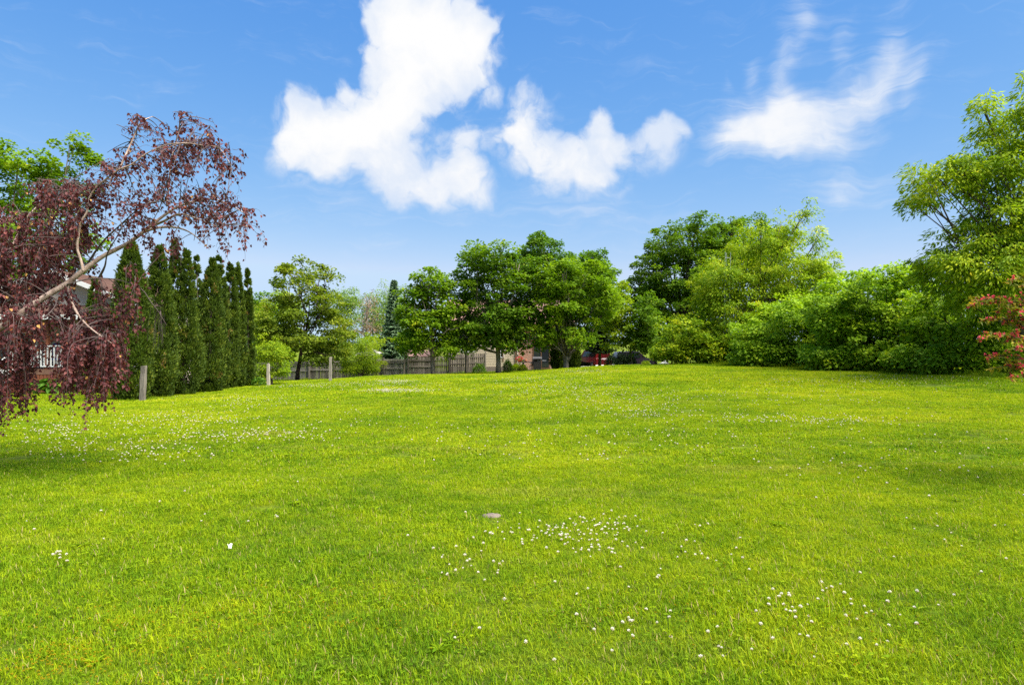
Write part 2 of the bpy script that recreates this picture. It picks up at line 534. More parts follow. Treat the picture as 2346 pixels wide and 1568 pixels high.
M = {
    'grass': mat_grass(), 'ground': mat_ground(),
    'bark': mat_bark('bark_grey_brown', (0.035, 0.026, 0.02), (0.13, 0.10, 0.075)),
    'bark_pale': mat_bark('bark_pale', (0.10, 0.08, 0.06), (0.30, 0.25, 0.19)),
    'bark_birch': mat_bark('bark_birch', (0.13, 0.075, 0.055), (0.62, 0.46, 0.37), 9.0, 0.6, 0.75),
    'twig': mat_bark('twig_grey', (0.06, 0.04, 0.036), (0.16, 0.12, 0.11)),
    'twig_dark': mat_bark('twig_dark', (0.03, 0.02, 0.018), (0.09, 0.06, 0.05)),
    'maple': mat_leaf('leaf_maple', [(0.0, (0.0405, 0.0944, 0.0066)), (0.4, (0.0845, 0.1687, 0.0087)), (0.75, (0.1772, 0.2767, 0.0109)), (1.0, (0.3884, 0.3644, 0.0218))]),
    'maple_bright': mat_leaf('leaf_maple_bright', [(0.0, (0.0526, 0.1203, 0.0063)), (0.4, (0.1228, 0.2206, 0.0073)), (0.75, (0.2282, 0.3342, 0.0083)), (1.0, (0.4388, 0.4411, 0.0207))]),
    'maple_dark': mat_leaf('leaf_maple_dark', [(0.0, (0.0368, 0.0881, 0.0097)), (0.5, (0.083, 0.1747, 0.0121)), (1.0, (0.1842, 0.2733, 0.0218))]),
    'olive': mat_leaf('leaf_olive', [(0.0, (0.0541, 0.1013, 0.0097)), (0.5, (0.1517, 0.211, 0.0145)), (0.9, (0.3034, 0.3121, 0.0218)), (1.0, (0.4336, 0.2531, 0.0363))]),
    'lime': mat_leaf('leaf_lime', [(0.0, (0.0725, 0.1485, 0.0066)), (0.4, (0.174, 0.27, 0.0077)), (0.8, (0.3335, 0.3915, 0.011)), (1.0, (0.4785, 0.459, 0.022))], 0.42),
    'willow': mat_leaf('leaf_willow', [(0.0, (0.0693, 0.1391, 0.018)), (0.5, (0.1617, 0.253, 0.03)), (1.0, (0.3003, 0.3795, 0.06))], 0.4),
    'dead': mat_leaf('leaf_dead', [(0.0, (0.16, 0.09, 0.05)), (0.6, (0.30, 0.19, 0.11)), (1.0, (0.36, 0.29, 0.14))], 0.2, (1, 1, 1)),
    'ash': mat_leaf('leaf_ash', [(0.0, (0.0788, 0.1533, 0.0066)), (0.4, (0.1913, 0.2974, 0.0088)), (0.8, (0.4163, 0.4596, 0.011)), (1.0, (0.6752, 0.5406, 0.022))], 0.4),
    'vine': mat_leaf('leaf_vine', [(0.0, (0.0717, 0.1495, 0.0088)), (0.4, (0.1739, 0.2992, 0.011)), (0.8, (0.3579, 0.4737, 0.0132)), (1.0, (0.5729, 0.5651, 0.022))], 0.36),
    'purple': mat_leaf('leaf_purple', [(0.0, (0.0412, 0.0144, 0.017)), (0.5, (0.103, 0.0305, 0.0306)), (0.88, (0.1964, 0.0574, 0.0476)), (0.96, (0.3743, 0.1345, 0.0595)), (1.0, (0.5614, 0.3049, 0.0848))], 0.28, (1.7, 0.8, 0.8), 0.5, 0.2),
    'cedar': mat_leaf('leaf_cedar', [(0.0, (0.0276, 0.0497, 0.0079)), (0.5, (0.0647, 0.1042, 0.0106)), (0.9, (0.1308, 0.1717, 0.0132)), (1.0, (0.2155, 0.142, 0.0396))], 0.25, rough=0.65),
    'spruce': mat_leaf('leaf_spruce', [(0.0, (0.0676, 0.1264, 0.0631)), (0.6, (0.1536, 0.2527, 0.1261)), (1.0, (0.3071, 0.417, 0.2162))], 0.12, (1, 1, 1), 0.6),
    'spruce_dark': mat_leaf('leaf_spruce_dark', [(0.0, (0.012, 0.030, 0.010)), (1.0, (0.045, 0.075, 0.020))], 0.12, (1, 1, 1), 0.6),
    'hosta': mat_leaf('leaf_hosta', [(0.0, (0.04, 0.11, 0.012)), (0.6, (0.10, 0.20, 0.02)), (1.0, (0.22, 0.29, 0.04))], 0.3),
    'weigela': mat_leaf('leaf_weigela', [(0.0, (0.0791, 0.11, 0.012)), (0.5, (0.2013, 0.209, 0.016)), (0.85, (0.4025, 0.286, 0.025)), (1.0, (0.5463, 0.187, 0.04))], 0.38),
    'pink': mat_leaf('petal_pink', [(0.0, (0.5796, 0.0312, 0.0545)), (0.6, (0.882, 0.0702, 0.1331)), (1.0, (1.071, 0.2496, 0.2662))], 0.35, (1, 1, 1)),
    'siding': mat_plain('siding_beige', (0.40, 0.33, 0.235), 0.7, 0.2, var=0.05),
    'siding_pale': mat_plain('siding_pale', (0.46, 0.39, 0.32), 0.7, 0.2, var=0.05),
    'white': mat_plain('white_paint', (0.62, 0.61, 0.58), 0.55, 0.3, var=0.05),
    'brown': mat_plain('brown_trim', (0.13, 0.07, 0.04), 0.6, 0.3),
    'redbrown': mat_plain('redbrown_stain', (0.20, 0.065, 0.032), 0.7, 0.25, var=0.25),
    'deck': mat_plain('deck_boards', (0.19, 0.10, 0.065), 0.75, 0.2, var=0.2),
    'brick': mat_brick('red_brick'),
    'roof_brown': mat_shingle('shingle_brown', (0.075, 0.04, 0.03), (0.115, 0.062, 0.045)),
    'roof_pink': mat_shingle('shingle_pink', (0.26, 0.15, 0.12), (0.32, 0.20, 0.16)),
    'roof_grey': mat_shingle('shingle_grey', (0.34, 0.31, 0.27), (0.46, 0.43, 0.38)),
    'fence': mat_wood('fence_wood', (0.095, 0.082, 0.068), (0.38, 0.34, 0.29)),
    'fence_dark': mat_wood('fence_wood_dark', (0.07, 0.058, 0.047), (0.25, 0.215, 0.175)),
    'post': mat_wood('old_post', (0.10, 0.085, 0.07), (0.42, 0.37, 0.30)),
    'glass': mat_glass('window_glass'),
    'steel': mat_plain('galvanised_steel', (0.40, 0.41, 0.42), 0.5, 0.4, 0.6, 0.1),
    'stone': mat_plain('field_stone', (0.15, 0.12, 0.095), 0.85, 0.2, var=0.35, scale=25.0),
    'paver': mat_plain('patio_paver', (0.46, 0.36, 0.28), 0.85, 0.2, var=0.15, scale=3.0),
    'gravel': mat_plain('driveway_gravel', (0.40, 0.37, 0.32), 0.9, 0.15, var=0.25, scale=30.0),
    'red': mat_plain('red_car_paint', (0.30, 0.018, 0.018), 0.25, 0.5, var=0.05),
    'plum': mat_plain('plum_car_paint', (0.035, 0.016, 0.032), 0.25, 0.5, var=0.05),
    'rubber': mat_plain('rubber', (0.018, 0.018, 0.018), 0.8, 0.2),
    'black': mat_plain('black_plastic', (0.022, 0.021, 0.022), 0.5, 0.4),
    'blue': mat_plain('blue_canvas', (0.028, 0.045, 0.19), 0.8, 0.2, var=0.25),
    'clay': mat_plain('clay_pot', (0.42, 0.17, 0.09), 0.8, 0.2),
    'petal_red': mat_leaf('petal_red', [(0.0, (0.35, 0.012, 0.02)), (1.0, (0.65, 0.04, 0.05))], 0.3, (1, 1, 1)),
    'paper': mat_leaf('white_tissue', [(0.0, (0.78, 0.76, 0.66)), (1.0, (0.82, 0.80, 0.74))], 0.3, (1, 1, 1)),
    'clover': mat_leaf('clover_petal', [(0.0, (0.36, 0.1843, 0.1144)), (0.35, (0.62, 0.485, 0.3696)), (0.6, (0.78, 0.7372, 0.616)), (1.0, (0.82, 0.7954, 0.6864))], 0.25, (1, 1, 1)),
    'medick': mat_leaf('yellow_petal', [(0.0, (0.4125, 0.315, 0.01)), (1.0, (0.525, 0.435, 0.02))], 0.3, (1, 1, 1)),
}

# ------------------------------------------------------------------ terrain
def tps_setup():
    pts = []
    for x in (-30, -18, -9, 0, 9, 18, 30):
        for y in (-8, 0, 7):
            pts.append((x, y, 0.0 if abs(x) < 20 else 0.06 * (1 if x > 0 else -2)))
    pts += [(-8, 14, -.05), (0, 14, 0), (8, 14, .05), (0, 22, .03), (8, 22, .12), (-6, 22, -.15), (0, 30, .06)]
    for px, py, d in [(295, 918, 23), (430, 902, 27), (565, 884, 32), (757, 873, 34), (615, 887, 33), (100, 902, 27), (-80, 910, 27),
                      (650, 873, 55), (760, 870, 55), (880, 868, 56), (1000, 860, 55), (1115, 853, 55), (590, 873, 58),
                      (757, 871.5, 42), (757, 870.3, 49), (690, 873.5, 42), (690, 872, 49), (830, 868, 49), (870, 861, 42), (1000, 858, 44), (1140, 857, 45), (1000, 864, 38), (760, 884, 30), (1296, 846, 47), (1200, 852, 46),
                      (1400, 838.5, 41), (1447, 839, 52), (1500, 838, 50), (1600, 835, 42), (1660, 834, 39), (1750, 838, 36), (1880, 844, 33),
                      (2000, 850, 30), (2150, 853, 27.5), (2300, 857, 25), (2346, 900, 19), (1300, 860, 36), (1550, 850, 32), (1700, 862, 27),
                      (1350, 843, 66), (1480, 843, 66), (1200, 850, 56)]:
        pts.append(tuple(P(px, py, d)))
    pts += [(-28, 66, -1.6), (0, 72, -1.1), (30, 66, -.4), (40, 40, .5), (40, 15, .5), (-40, 30, -.9), (-40, 10, -.4), (-30, 90, -1.6), (0, 95, -1.2), (40, 95, -.5)]
    A = np.array(pts)
    n = len(A)
    r = np.linalg.norm(A[:, None, :2] - A[None, :, :2], axis=2)
    K = np.where(r > 0, r * r * np.log(r + 1e-12), 0) + np.eye(n) * 2.0
    Pm = np.c_[np.ones(n), A[:, :2]]
    S = np.block([[K, Pm], [Pm.T, np.zeros((3, 3))]])
    sol = np.linalg.solve(S, np.r_[A[:, 2], np.zeros(3)])
    return A[:, :2], sol


TP, TS = tps_setup()


def gz(x, y):
    x = np.asarray(x, float); y = np.asarray(y, float)
    sh = np.broadcast(x, y).shape
    xf = np.broadcast_to(x, sh).ravel(); yf = np.broadcast_to(y, sh).ravel()
    out = np.empty(len(xf))
    for i in range(0, len(xf), 20000):
        a, b = xf[i:i + 20000], yf[i:i + 20000]
        ac, bc = np.clip(a, -45, 45), np.clip(b, -10, 100)
        r2 = (ac[:, None] - TP[None, :, 0]) ** 2 + (bc[:, None] - TP[None, :, 1]) ** 2
        K = 0.5 * r2 * np.log(r2 + 1e-12)
        z = K @ TS[:len(TP)] + TS[-3] + TS[-2] * ac + TS[-1] * bc
        far = np.clip(np.hypot(a - ac, b - bc) / 120, 0, 1)
        out[i:i + 20000] = z * (1 - far) - 1.2 * far
    out += 0.012 * np.sin(xf * 1.7 + 0.4 * yf) * np.sin(yf * 1.3 - 0.5 * xf) + 0.01 * np.sin(xf * 0.9 - 2.1 * yf)
    return out.reshape(sh) if sh else float(out[0])


def ground_at(px, py):
    """where the line of sight through a grid position meets the ground"""
    lo, hi = 1.5, 60.0
    ys = np.linspace(lo, hi, 400)
    zr = CAMH - (py - CY) / F0 * ys
    g = gz((px - CX) / F0 * ys, ys)
    k = np.nonzero(g >= zr)[0]
    y = hi
    if len(k):
        i = max(1, k[0]); a, b = (zr - g)[i - 1], (zr - g)[i]
        y = ys[i - 1] + (ys[i] - ys[i - 1]) * min(1.0, max(0.0, a / (a - b + 1e-12)))
    x = (px - CX) / F0 * y
    return np.array([x, y, gz(x, y)])


def base_pt(px, d):
    x = (px - CX) * d / F0
    return np.array([x, d, gz(x, d)])


def make_ground():
    far = np.array([60, 75, 95, 120, 160, 220, 320, 500, 800, 1300.0])
    xs = np.concatenate([-far[::-1], np.linspace(-50, 50, 201), far])
    ys = np.concatenate([-far[::-1], np.linspace(-20, 12, 81)[:-1], np.linspace(12, 105, 187), far[far > 105]])
    X, Y = np.meshgrid(xs, ys)
    Z = gz(X, Y)
    nx, ny = len(xs), len(ys)
    i = np.arange(ny - 1)[:, None] * nx; j = np.arange(nx - 1)[None, :]
    Q = np.stack([i + j, i + j + 1, i + nx + j + 1, i + nx + j], -1).reshape(-1, 4)
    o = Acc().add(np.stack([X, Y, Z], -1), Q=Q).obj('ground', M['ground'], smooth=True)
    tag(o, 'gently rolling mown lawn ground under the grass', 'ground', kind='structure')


make_ground()


def sheet(name, x0, x1, y0, y1, mat, lift, label, n=8):
    X, Y = np.meshgrid(np.linspace(x0, x1, n), np.linspace(y0, y1, n))
    Z = gz(X, Y) + lift
    i = np.arange(n - 1)[:, None] * n; j = np.arange(n - 1)[None, :]
    Q = np.stack([i + j, i + j + 1, i + n + j + 1, i + n + j], -1).reshape(-1, 4)
    return tag(Acc().add(np.stack([X, Y, Z], -1), Q=Q).obj(name, mat, smooth=True), label, name.replace('_', ' '), kind='structure')

# ------------------------------------------------------------------ turf
def build_tuft(name, rad, nblade, h0, h1, w, seg, nclover, seed, lean=0.5, darker=2.2):
    g = np.random.default_rng(seed)
    acc = Acc()
    a = g.uniform(0, 2 * np.pi, nblade); r = rad * np.sqrt(g.uniform(0, 1, nblade))
    B = np.stack([r * np.cos(a), r * np.sin(a), np.full(nblade, -0.008)], 1)
    h = g.uniform(h0, h1, nblade) * (1 - 0.25 * (r / rad))
    th = g.uniform(0, 2 * np.pi, nblade)
    ln = np.abs(g.normal(0, lean, nblade)) + 0.15
    D = np.stack([np.cos(th), np.sin(th), np.zeros(nblade)], 1)
    S = np.stack([-np.sin(th), np.cos(th), np.zeros(nblade)], 1) * (w * g.uniform(.6, 1.3, nblade))[:, None]
    tint = np.clip(g.beta(2.2, darker, nblade), 0, 1)  # near tufts get darker blades: shade between them put into the colour
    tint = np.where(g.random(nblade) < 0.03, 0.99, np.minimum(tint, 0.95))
    up = np.array([0, 0, 1.0])
    if seg == 3:
        k = [0, .4, .75, 1.0]; wf = [.8, 1.0, .7, 0]
    else:
        k = [0, .55, 1.0]; wf = [.9, .9, 0]
    rows = []
    for kk, ww in zip(k, wf):
        c = B + D * (ln * kk ** 1.7 * h)[:, None] + up * (h * (kk - 0.28 * np.minimum(ln, 1.6) * kk * kk))[:, None]
        rows += [c - S * ww / 2, c + S * ww / 2] if ww else [c]
    V = np.stack(rows, 1)
    m = V.shape[1]
    b = np.arange(nblade)[:, None] * m
    if seg == 3:
        acc.add(V.reshape(-1, 3), Q=np.concatenate([b + [0, 1, 3, 2], b + [2, 3, 5, 4]]), T=b + [4, 5, 6], tint=np.repeat(tint, m))
    else:
        acc.add(V.reshape(-1, 3), Q=b + [0, 1, 3, 2], T=b + [2, 3, 4], tint=np.repeat(tint, m))
    if nclover:   # small three-part leaves low among the blades
        a = g.uniform(0, 2 * np.pi, nclover); r = rad * np.sqrt(g.uniform(0, 1, nclover))
        C = np.stack([r * np.cos(a), r * np.sin(a), g.uniform(.2, .5, nclover) * h1], 1)
        N = unit(np.stack([g.normal(0, .35, nclover), g.normal(0, .35, nclover), np.ones(nclover)], 1))
        t0 = g.uniform(0, 2 * np.pi, nclover); tn = np.clip(g.normal(.28, .12, nclover), 0, .95); L = g.uniform(2.0, 3.8, nclover) * w
        for q in range(3):
            an = t0 + q * 2.094
            add_leaves(acc, C, np.stack([np.cos(an), np.sin(an), np.zeros(nclover)], 1), N, L, L * .95, tn, fold=0.15)
    return bpy.data.objects.new(name, acc.mesh(name, M['grass']))


def instancer(name, pts, rotz, scl, idx, sources, label, cat):
    col = bpy.data.collections.new(name + '_sources')
    for o in sources: col.objects.link(o)
    me = bpy.data.meshes.new(name)
    me.vertices.add(len(pts)); me.vertices.foreach_set('co', pts.astype(np.float32).ravel())
    for nm, ty, dat in (('rz', 'FLOAT', rotz), ('sc', 'FLOAT', scl), ('ix', 'INT', idx)):
        me.attributes.new(nm, ty, 'POINT').data.foreach_set('value', np.asarray(dat, np.float32 if ty == 'FLOAT' else np.int32))
    o = link(name, me)
    ng = bpy.data.node_groups.new(name, 'GeometryNodeTree')
    ng.interface.new_socket('Geometry', in_out='INPUT', socket_type='NodeSocketGeometry')
    ng.interface.new_socket('Geometry', in_out='OUTPUT', socket_type='NodeSocketGeometry')
    N = ng.nodes.new; L = ng.links.new
    gi, go = N('NodeGroupInput'), N('NodeGroupOutput')
    ci = N('GeometryNodeCollectionInfo'); ci.inputs['Collection'].default_value = col
    ci.inputs['Separate Children'].default_value = True; ci.inputs['Reset Children'].default_value = True
    ip = N('GeometryNodeInstanceOnPoints'); ip.inputs['Pick Instance'].default_value = True
    def named(nm, ty):
        a = N('GeometryNodeInputNamedAttribute'); a.data_type = ty; a.inputs['Name'].default_value = nm
        return a.outputs['Attribute']
    cx = N('ShaderNodeCombineXYZ'); L(named('rz', 'FLOAT'), cx.inputs[2])
    L(gi.outputs[0], ip.inputs['Points']); L(ci.outputs[0], ip.inputs['Instance'])
    L(named('ix', 'INT'), ip.inputs['Instance Index']); L(cx.outputs[0], ip.inputs['Rotation']); L(named('sc', 'FLOAT'), ip.inputs['Scale'])
    L(ip.outputs[0], go.inputs[0])
    mo = o.modifiers.new('scatter', 'NODES'); mo.node_group = ng
    return tag(o, label, cat, kind='stuff')


def make_turf():
    src = []
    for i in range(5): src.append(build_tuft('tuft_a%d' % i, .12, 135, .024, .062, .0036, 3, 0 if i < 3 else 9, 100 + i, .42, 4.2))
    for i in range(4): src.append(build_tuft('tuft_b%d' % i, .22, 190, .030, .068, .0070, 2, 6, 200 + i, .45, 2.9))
    for i in range(3): src.append(build_tuft('tuft_c%d' % i, .55, 380, .035, .066, .015, 2, 8, 300 + i, .45))
    for i in range(3): src.append(build_tuft('tuft_d%d' % i, .10, 30, .06, .13, .0050, 3, 0, 400 + i, 0.55, 4.5))
    for i in range(2):      # flat rosettes of broad weed leaves
        g = np.random.default_rng(600 + i); a = Acc(); n = 9 + 3 * i
        th = np.arange(n) * 2.4 + g.normal(0, .2, n)
        D = np.stack([np.cos(th), np.sin(th), g.uniform(.25, .75, n)], 1)
        add_leaves(a, np.tile([0, 0, .012], (n, 1)) + D * .008, D, np.array([0, 0, 1.0]) - D * .4, g.uniform(.07, .12, n), g.uniform(.018, .032, n), np.clip(g.normal(.3, .1, n), 0, .8), shape='ovate', droop=.35)
        src.append(bpy.data.objects.new('tuft_e%d' % i, a.mesh('tuft_e%d' % i, M['grass'])))
    pts, ix, sc = [], [], []
    def scatter(y0, y1, per_m2, kinds, s0, s1, wide=0.86, extra=2.0):
        n = int(per_m2 * (y1 - y0) * (wide * (y0 + y1) + 2 * extra))
        y = np.sqrt(rng.uniform(y0 * y0, y1 * y1, n)); x = rng.uniform(-1, 1, n) * (wide * y + extra)
        pts.append(np.stack([x, y, gz(x, y)], 1)); ix.append(rng.choice(kinds, n)); sc.append(rng.uniform(s0, s1, n))
    # near turf on a jittered grid, so that no bald spots are left by chance
    cell = .093
    gx, gy = np.meshgrid(np.arange(-10.2, 10.2, cell), np.arange(1.6, 9.1, cell))
    gx = gx.ravel() + rng.uniform(-.6, .6, gx.size) * cell; gy = gy.ravel() + rng.uniform(-.6, .6, gy.size) * cell
    kp = np.abs(gx) < .86 * gy + 2.0
    gx, gy = gx[kp], gy[kp]
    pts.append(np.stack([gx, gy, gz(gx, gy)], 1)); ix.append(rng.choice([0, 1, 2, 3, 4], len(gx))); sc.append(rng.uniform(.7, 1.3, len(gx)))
    scatter(1.8, 7.0, 1.0, [15, 16], .4, .85)
    scatter(8.5, 21, 30, [5, 6, 7, 8], .8, 1.25)
    scatter(20, 64, 6.5, [9, 10, 11], .8, 1.3)
    scatter(1.8, 8.5, 3.0, [12, 13, 14], .5, .95)
    scatter(1.8, 4.4, 8.0, [12, 13, 14], .5, .95)
    # uncut grass and weeds along the foot of the fence, the hedge and the cedars
    for line, n, s0, s1 in (([(560, 33), (430, 28), (300, 22.6)], 60, .8, 1.7), ([(652, 54.6), (880, 54.6), (1112, 54.6)], 130, 1.5, 3.2), ([(1530, 41), (1660, 39), (1800, 34.6), (2000, 29.2), (2200, 25.4), (2380, 22.5)], 330, 1.2, 3.4),
                            ([(1150, 46), (1300, 46.5), (1420, 52), (1520, 50)], 110, 1.0, 2.6)):
        L_ = np.array([[(p - CX) * d_ / F0, d_] for p, d_ in line])
        q = rng.uniform(0, len(L_) - 1.001, n); qi = q.astype(int)
        xy = L_[qi] + (L_[qi + 1] - L_[qi]) * (q - qi)[:, None] + rng.normal(0, .22, (n, 2))
        pts.append(np.c_[xy, gz(xy[:, 0], xy[:, 1])]); ix.append(rng.choice([12, 13, 14], n)); sc.append(rng.uniform(s0, s1, n))
    pts, ix, sc = np.concatenate(pts), np.concatenate(ix), np.concatenate(sc)
    # thinner and shorter over a slow pattern, so that the turf is uneven
    k = np.sin(pts[:, 0] * 2.3 + 1.3 * np.sin(pts[:, 1] * 1.1)) * np.sin(pts[:, 1] * 1.9 + 1.1 * np.sin(pts[:, 0] * 1.7))
    k2 = np.sin(pts[:, 0] * 9.1 + 2.0 * np.sin(pts[:, 1] * 5.3)) * np.sin(pts[:, 1] * 8.3 + 1.7 * np.sin(pts[:, 0] * 6.1))
    sc = sc * (1 + .10 * k + .30 * k2)
    keep = np.ones(len(pts), bool)
    for px, py, rx, ry in ((1127, 1190, .15, .22), (640, 1162, .22, .07)):      # the stone and a bare scrape
        c = ground_at(px, py)
        keep &= ((pts[:, 0] - c[0]) / rx) ** 2 + ((pts[:, 1] - c[1]) / ry) ** 2 > 1
    pts, ix, sc = pts[keep], ix[keep], sc[keep]
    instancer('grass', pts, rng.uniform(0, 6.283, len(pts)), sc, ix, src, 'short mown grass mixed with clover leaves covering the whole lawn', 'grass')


def clover_mesh(seed, stem=True):
    g = np.random.default_rng(seed)
    acc = Acc()
    n = 46
    i = np.arange(n) + .5
    ph = np.arccos(1 - 1.72 * i / n); th = i * 2.39996
    D = np.stack([np.cos(th) * np.sin(ph), np.sin(th) * np.sin(ph), np.cos(ph)], 1)
    A = unit(D + np.array([0, 0, .35]))
    C = D * .0035 + np.array([0, 0, .06])
    add_leaves(acc, C, A, np.cross(A, g.normal(size=(n, 3))), g.uniform(.0085, .0115, n), .0048, np.clip((D[:, 2] + .9) / 1.7 + g.normal(0, .1, n), 0, 1), fold=.25)
    acc.tube([(0, 0, 0), (.004, .002, .03), (0, 0, .06)], [.0012, .0011, .001], 4, m=1, cap=False)
    return acc.mesh('clover_blossom', [M['clover'], M['grass']])


DRIFTS = [  # grid position, half width, half height, how many, which drift
    (1300, 1228, 110, 22, 52, 'a'), (1400, 1205, 75, 18, 34, 'a'), (1180, 1225, 120, 35, 26, 'a'), (1340, 1255, 70, 28, 28, 'a'),
    (1060, 1290, 120, 60, 22, 'b'), (1600, 1260, 160, 60, 24, 'c'), (1380, 1400, 260, 110, 30, 'c'), (1800, 1400, 130, 45, 26, 'd'),
    (1950, 1390, 220, 90, 26, 'd'), (1750, 1480, 330, 60, 14, 'd'), (135, 1280, 45, 12, 8, 'e'), (520, 1190, 320, 70, 16, 'f'), (2150, 1240, 140, 60, 10, 'g')]
FAR_DRIFTS = [
    (300, 1035, 170, 26, 150), (520, 1003, 150, 14, 120), (640, 1000, 110, 16, 50), (400, 965, 170, 20, 200), (120, 990, 90, 26, 130), (700, 965, 300, 40, 90),
    (1480, 945, 120, 18, 130), (1420, 920, 160, 22, 140), (1750, 962, 160, 10, 90), (1900, 968, 140, 8, 80), (1300, 905, 200, 18, 160), (1750, 905, 260, 25, 150),
    (910, 897, 75, 4, 420), (860, 882, 110, 6, 240), (905, 875, 45, 3, 260), (700, 885, 90, 5, 160), (1340, 852, 60, 5, 260), (1200, 870, 160, 10, 180), (2000, 872, 260, 12, 200),
    (1500, 1010, 260, 50, 90), (1100, 1010, 180, 40, 40), (2000, 1050, 280, 90, 70), (560, 920, 120, 16, 160), (1300, 890, 120, 10, 120)]
CLOVER_LABEL = {'a': 'white clover blossom in the dense drift just beyond the half-buried stone', 'b': 'white clover blossom among the loose ones nearer than the half-buried stone',
                'c': 'white clover blossom scattered in the grass nearer than the dense drift', 'd': 'large white clover blossom in the loose spread across the near grass to the east of the drift',
                'e': 'white clover blossom in the tiny lone cluster at the near west edge', 'f': 'small white clover blossom dotted in the grass beyond the white scrap',
                'g': 'small white clover blossom in the grass below the pink-flowered shrub'}
CLOVER_LABEL['d'] = 'large white clover blossom in the loose spread at the lower right of the lawn'
CLOVER_LABEL['e'] = 'white clover blossom in the tiny cluster at the lower left of the lawn'
CLOVER_LABEL['f'] = 'small white clover blossom dotted in the grass beyond the white tissue scrap'


def make_clover():
    meshes = [clover_mesh(s) for s in (1, 2, 3)]
    g = np.random.default_rng(5)
    k = 0
    for px, py, rx, ry, n, which in DRIFTS:
        for _ in range(n):
            c = ground_at(px + g.normal(0, .55) * rx, py + g.normal(0, .55) * ry)
            o = link('clover_flower', meshes[k % 3], loc=c)
            s = g.uniform(.55, .95)
            o.scale = (s, s, s * g.uniform(.75, 1.05))
            o.rotation_euler = (g.normal(0, .18), g.normal(0, .18), g.uniform(0, 6.28))
            tag(o, CLOVER_LABEL[which], 'clover flower', 'clover blossoms: ' + CLOVER_LABEL[which].split(' blossom ')[1])
            k += 1
    pts = []
    for px, py, rx, ry, n in FAR_DRIFTS:
        for _ in range(n):
            pts.append(ground_at(px + g.normal(0, .6) * rx, py + g.normal(0, .6) * ry))
    pts = np.array(pts)
    src = [bpy.data.objects.new('clover_far%d' % i, m) for i, m in enumerate(meshes)]
    instancer('clover_flowers_far', pts, g.uniform(0, 6.28, len(pts)), g.uniform(.7, 1.15, len(pts)), g.integers(0, 3, len(pts)), src,
              'far drifts of tiny white clover blossoms dotting the lawn', 'clover flowers')
    # tiny yellow medick heads low in the near grass
    a = Acc()
    n = 70
    D = unit(g.normal(size=(n, 3))); D[:, 2] = np.abs(D[:, 2])
    add_leaves(a, D * .001 + [0, 0, .035], D, np.cross(D, g.normal(size=(n, 3))), .0042, .003, g.random(n))
    y = None
    P0 = []
    for px, py, rx, ry, n in ((300, 1500, 300, 90, 220), (700, 1400, 300, 60, 130), (120, 1530, 120, 40, 120), (1500, 1400, 500, 90, 130), (1900, 1480, 300, 60, 60)):
        for _ in range(n): P0.append(ground_at(px + g.normal(0, .6) * rx, py + g.uniform(-1.1, 1.1) * ry))
    P0 = np.array(P0)
    instancer('medick_flowers', P0, g.uniform(0, 6.28, len(P0)), g.uniform(.8, 1.4, len(P0)), np.zeros(len(P0)), [bpy.data.objects.new('medick', a.mesh('medick', M['medick']))],
              'tiny yellow flower heads low in the near grass', 'yellow flowers')


# ------------------------------------------------------------------ trees and shrubs
STYLE = {  # clump radius, leaves per clump, leaf length, width, up-facing share, droop, how many clumps
    'maple': dict(cr=.64, nl=150, L=.185, W=.175, up=.62, droop=.35, flat=.66, dk=.70),
    'feather': dict(cr=.58, nl=150, L=.21, W=.072, up=.4, droop=.75, flat=.9, dk=.85),
    'vine': dict(cr=.48, nl=110, L=.14, W=.135, up=.55, droop=.55, flat=.7, dk=.85),
    'thin': dict(cr=.55, nl=60, L=.21, W=.075, up=.3, droop=.6, flat=1.0, dk=1.0),
}


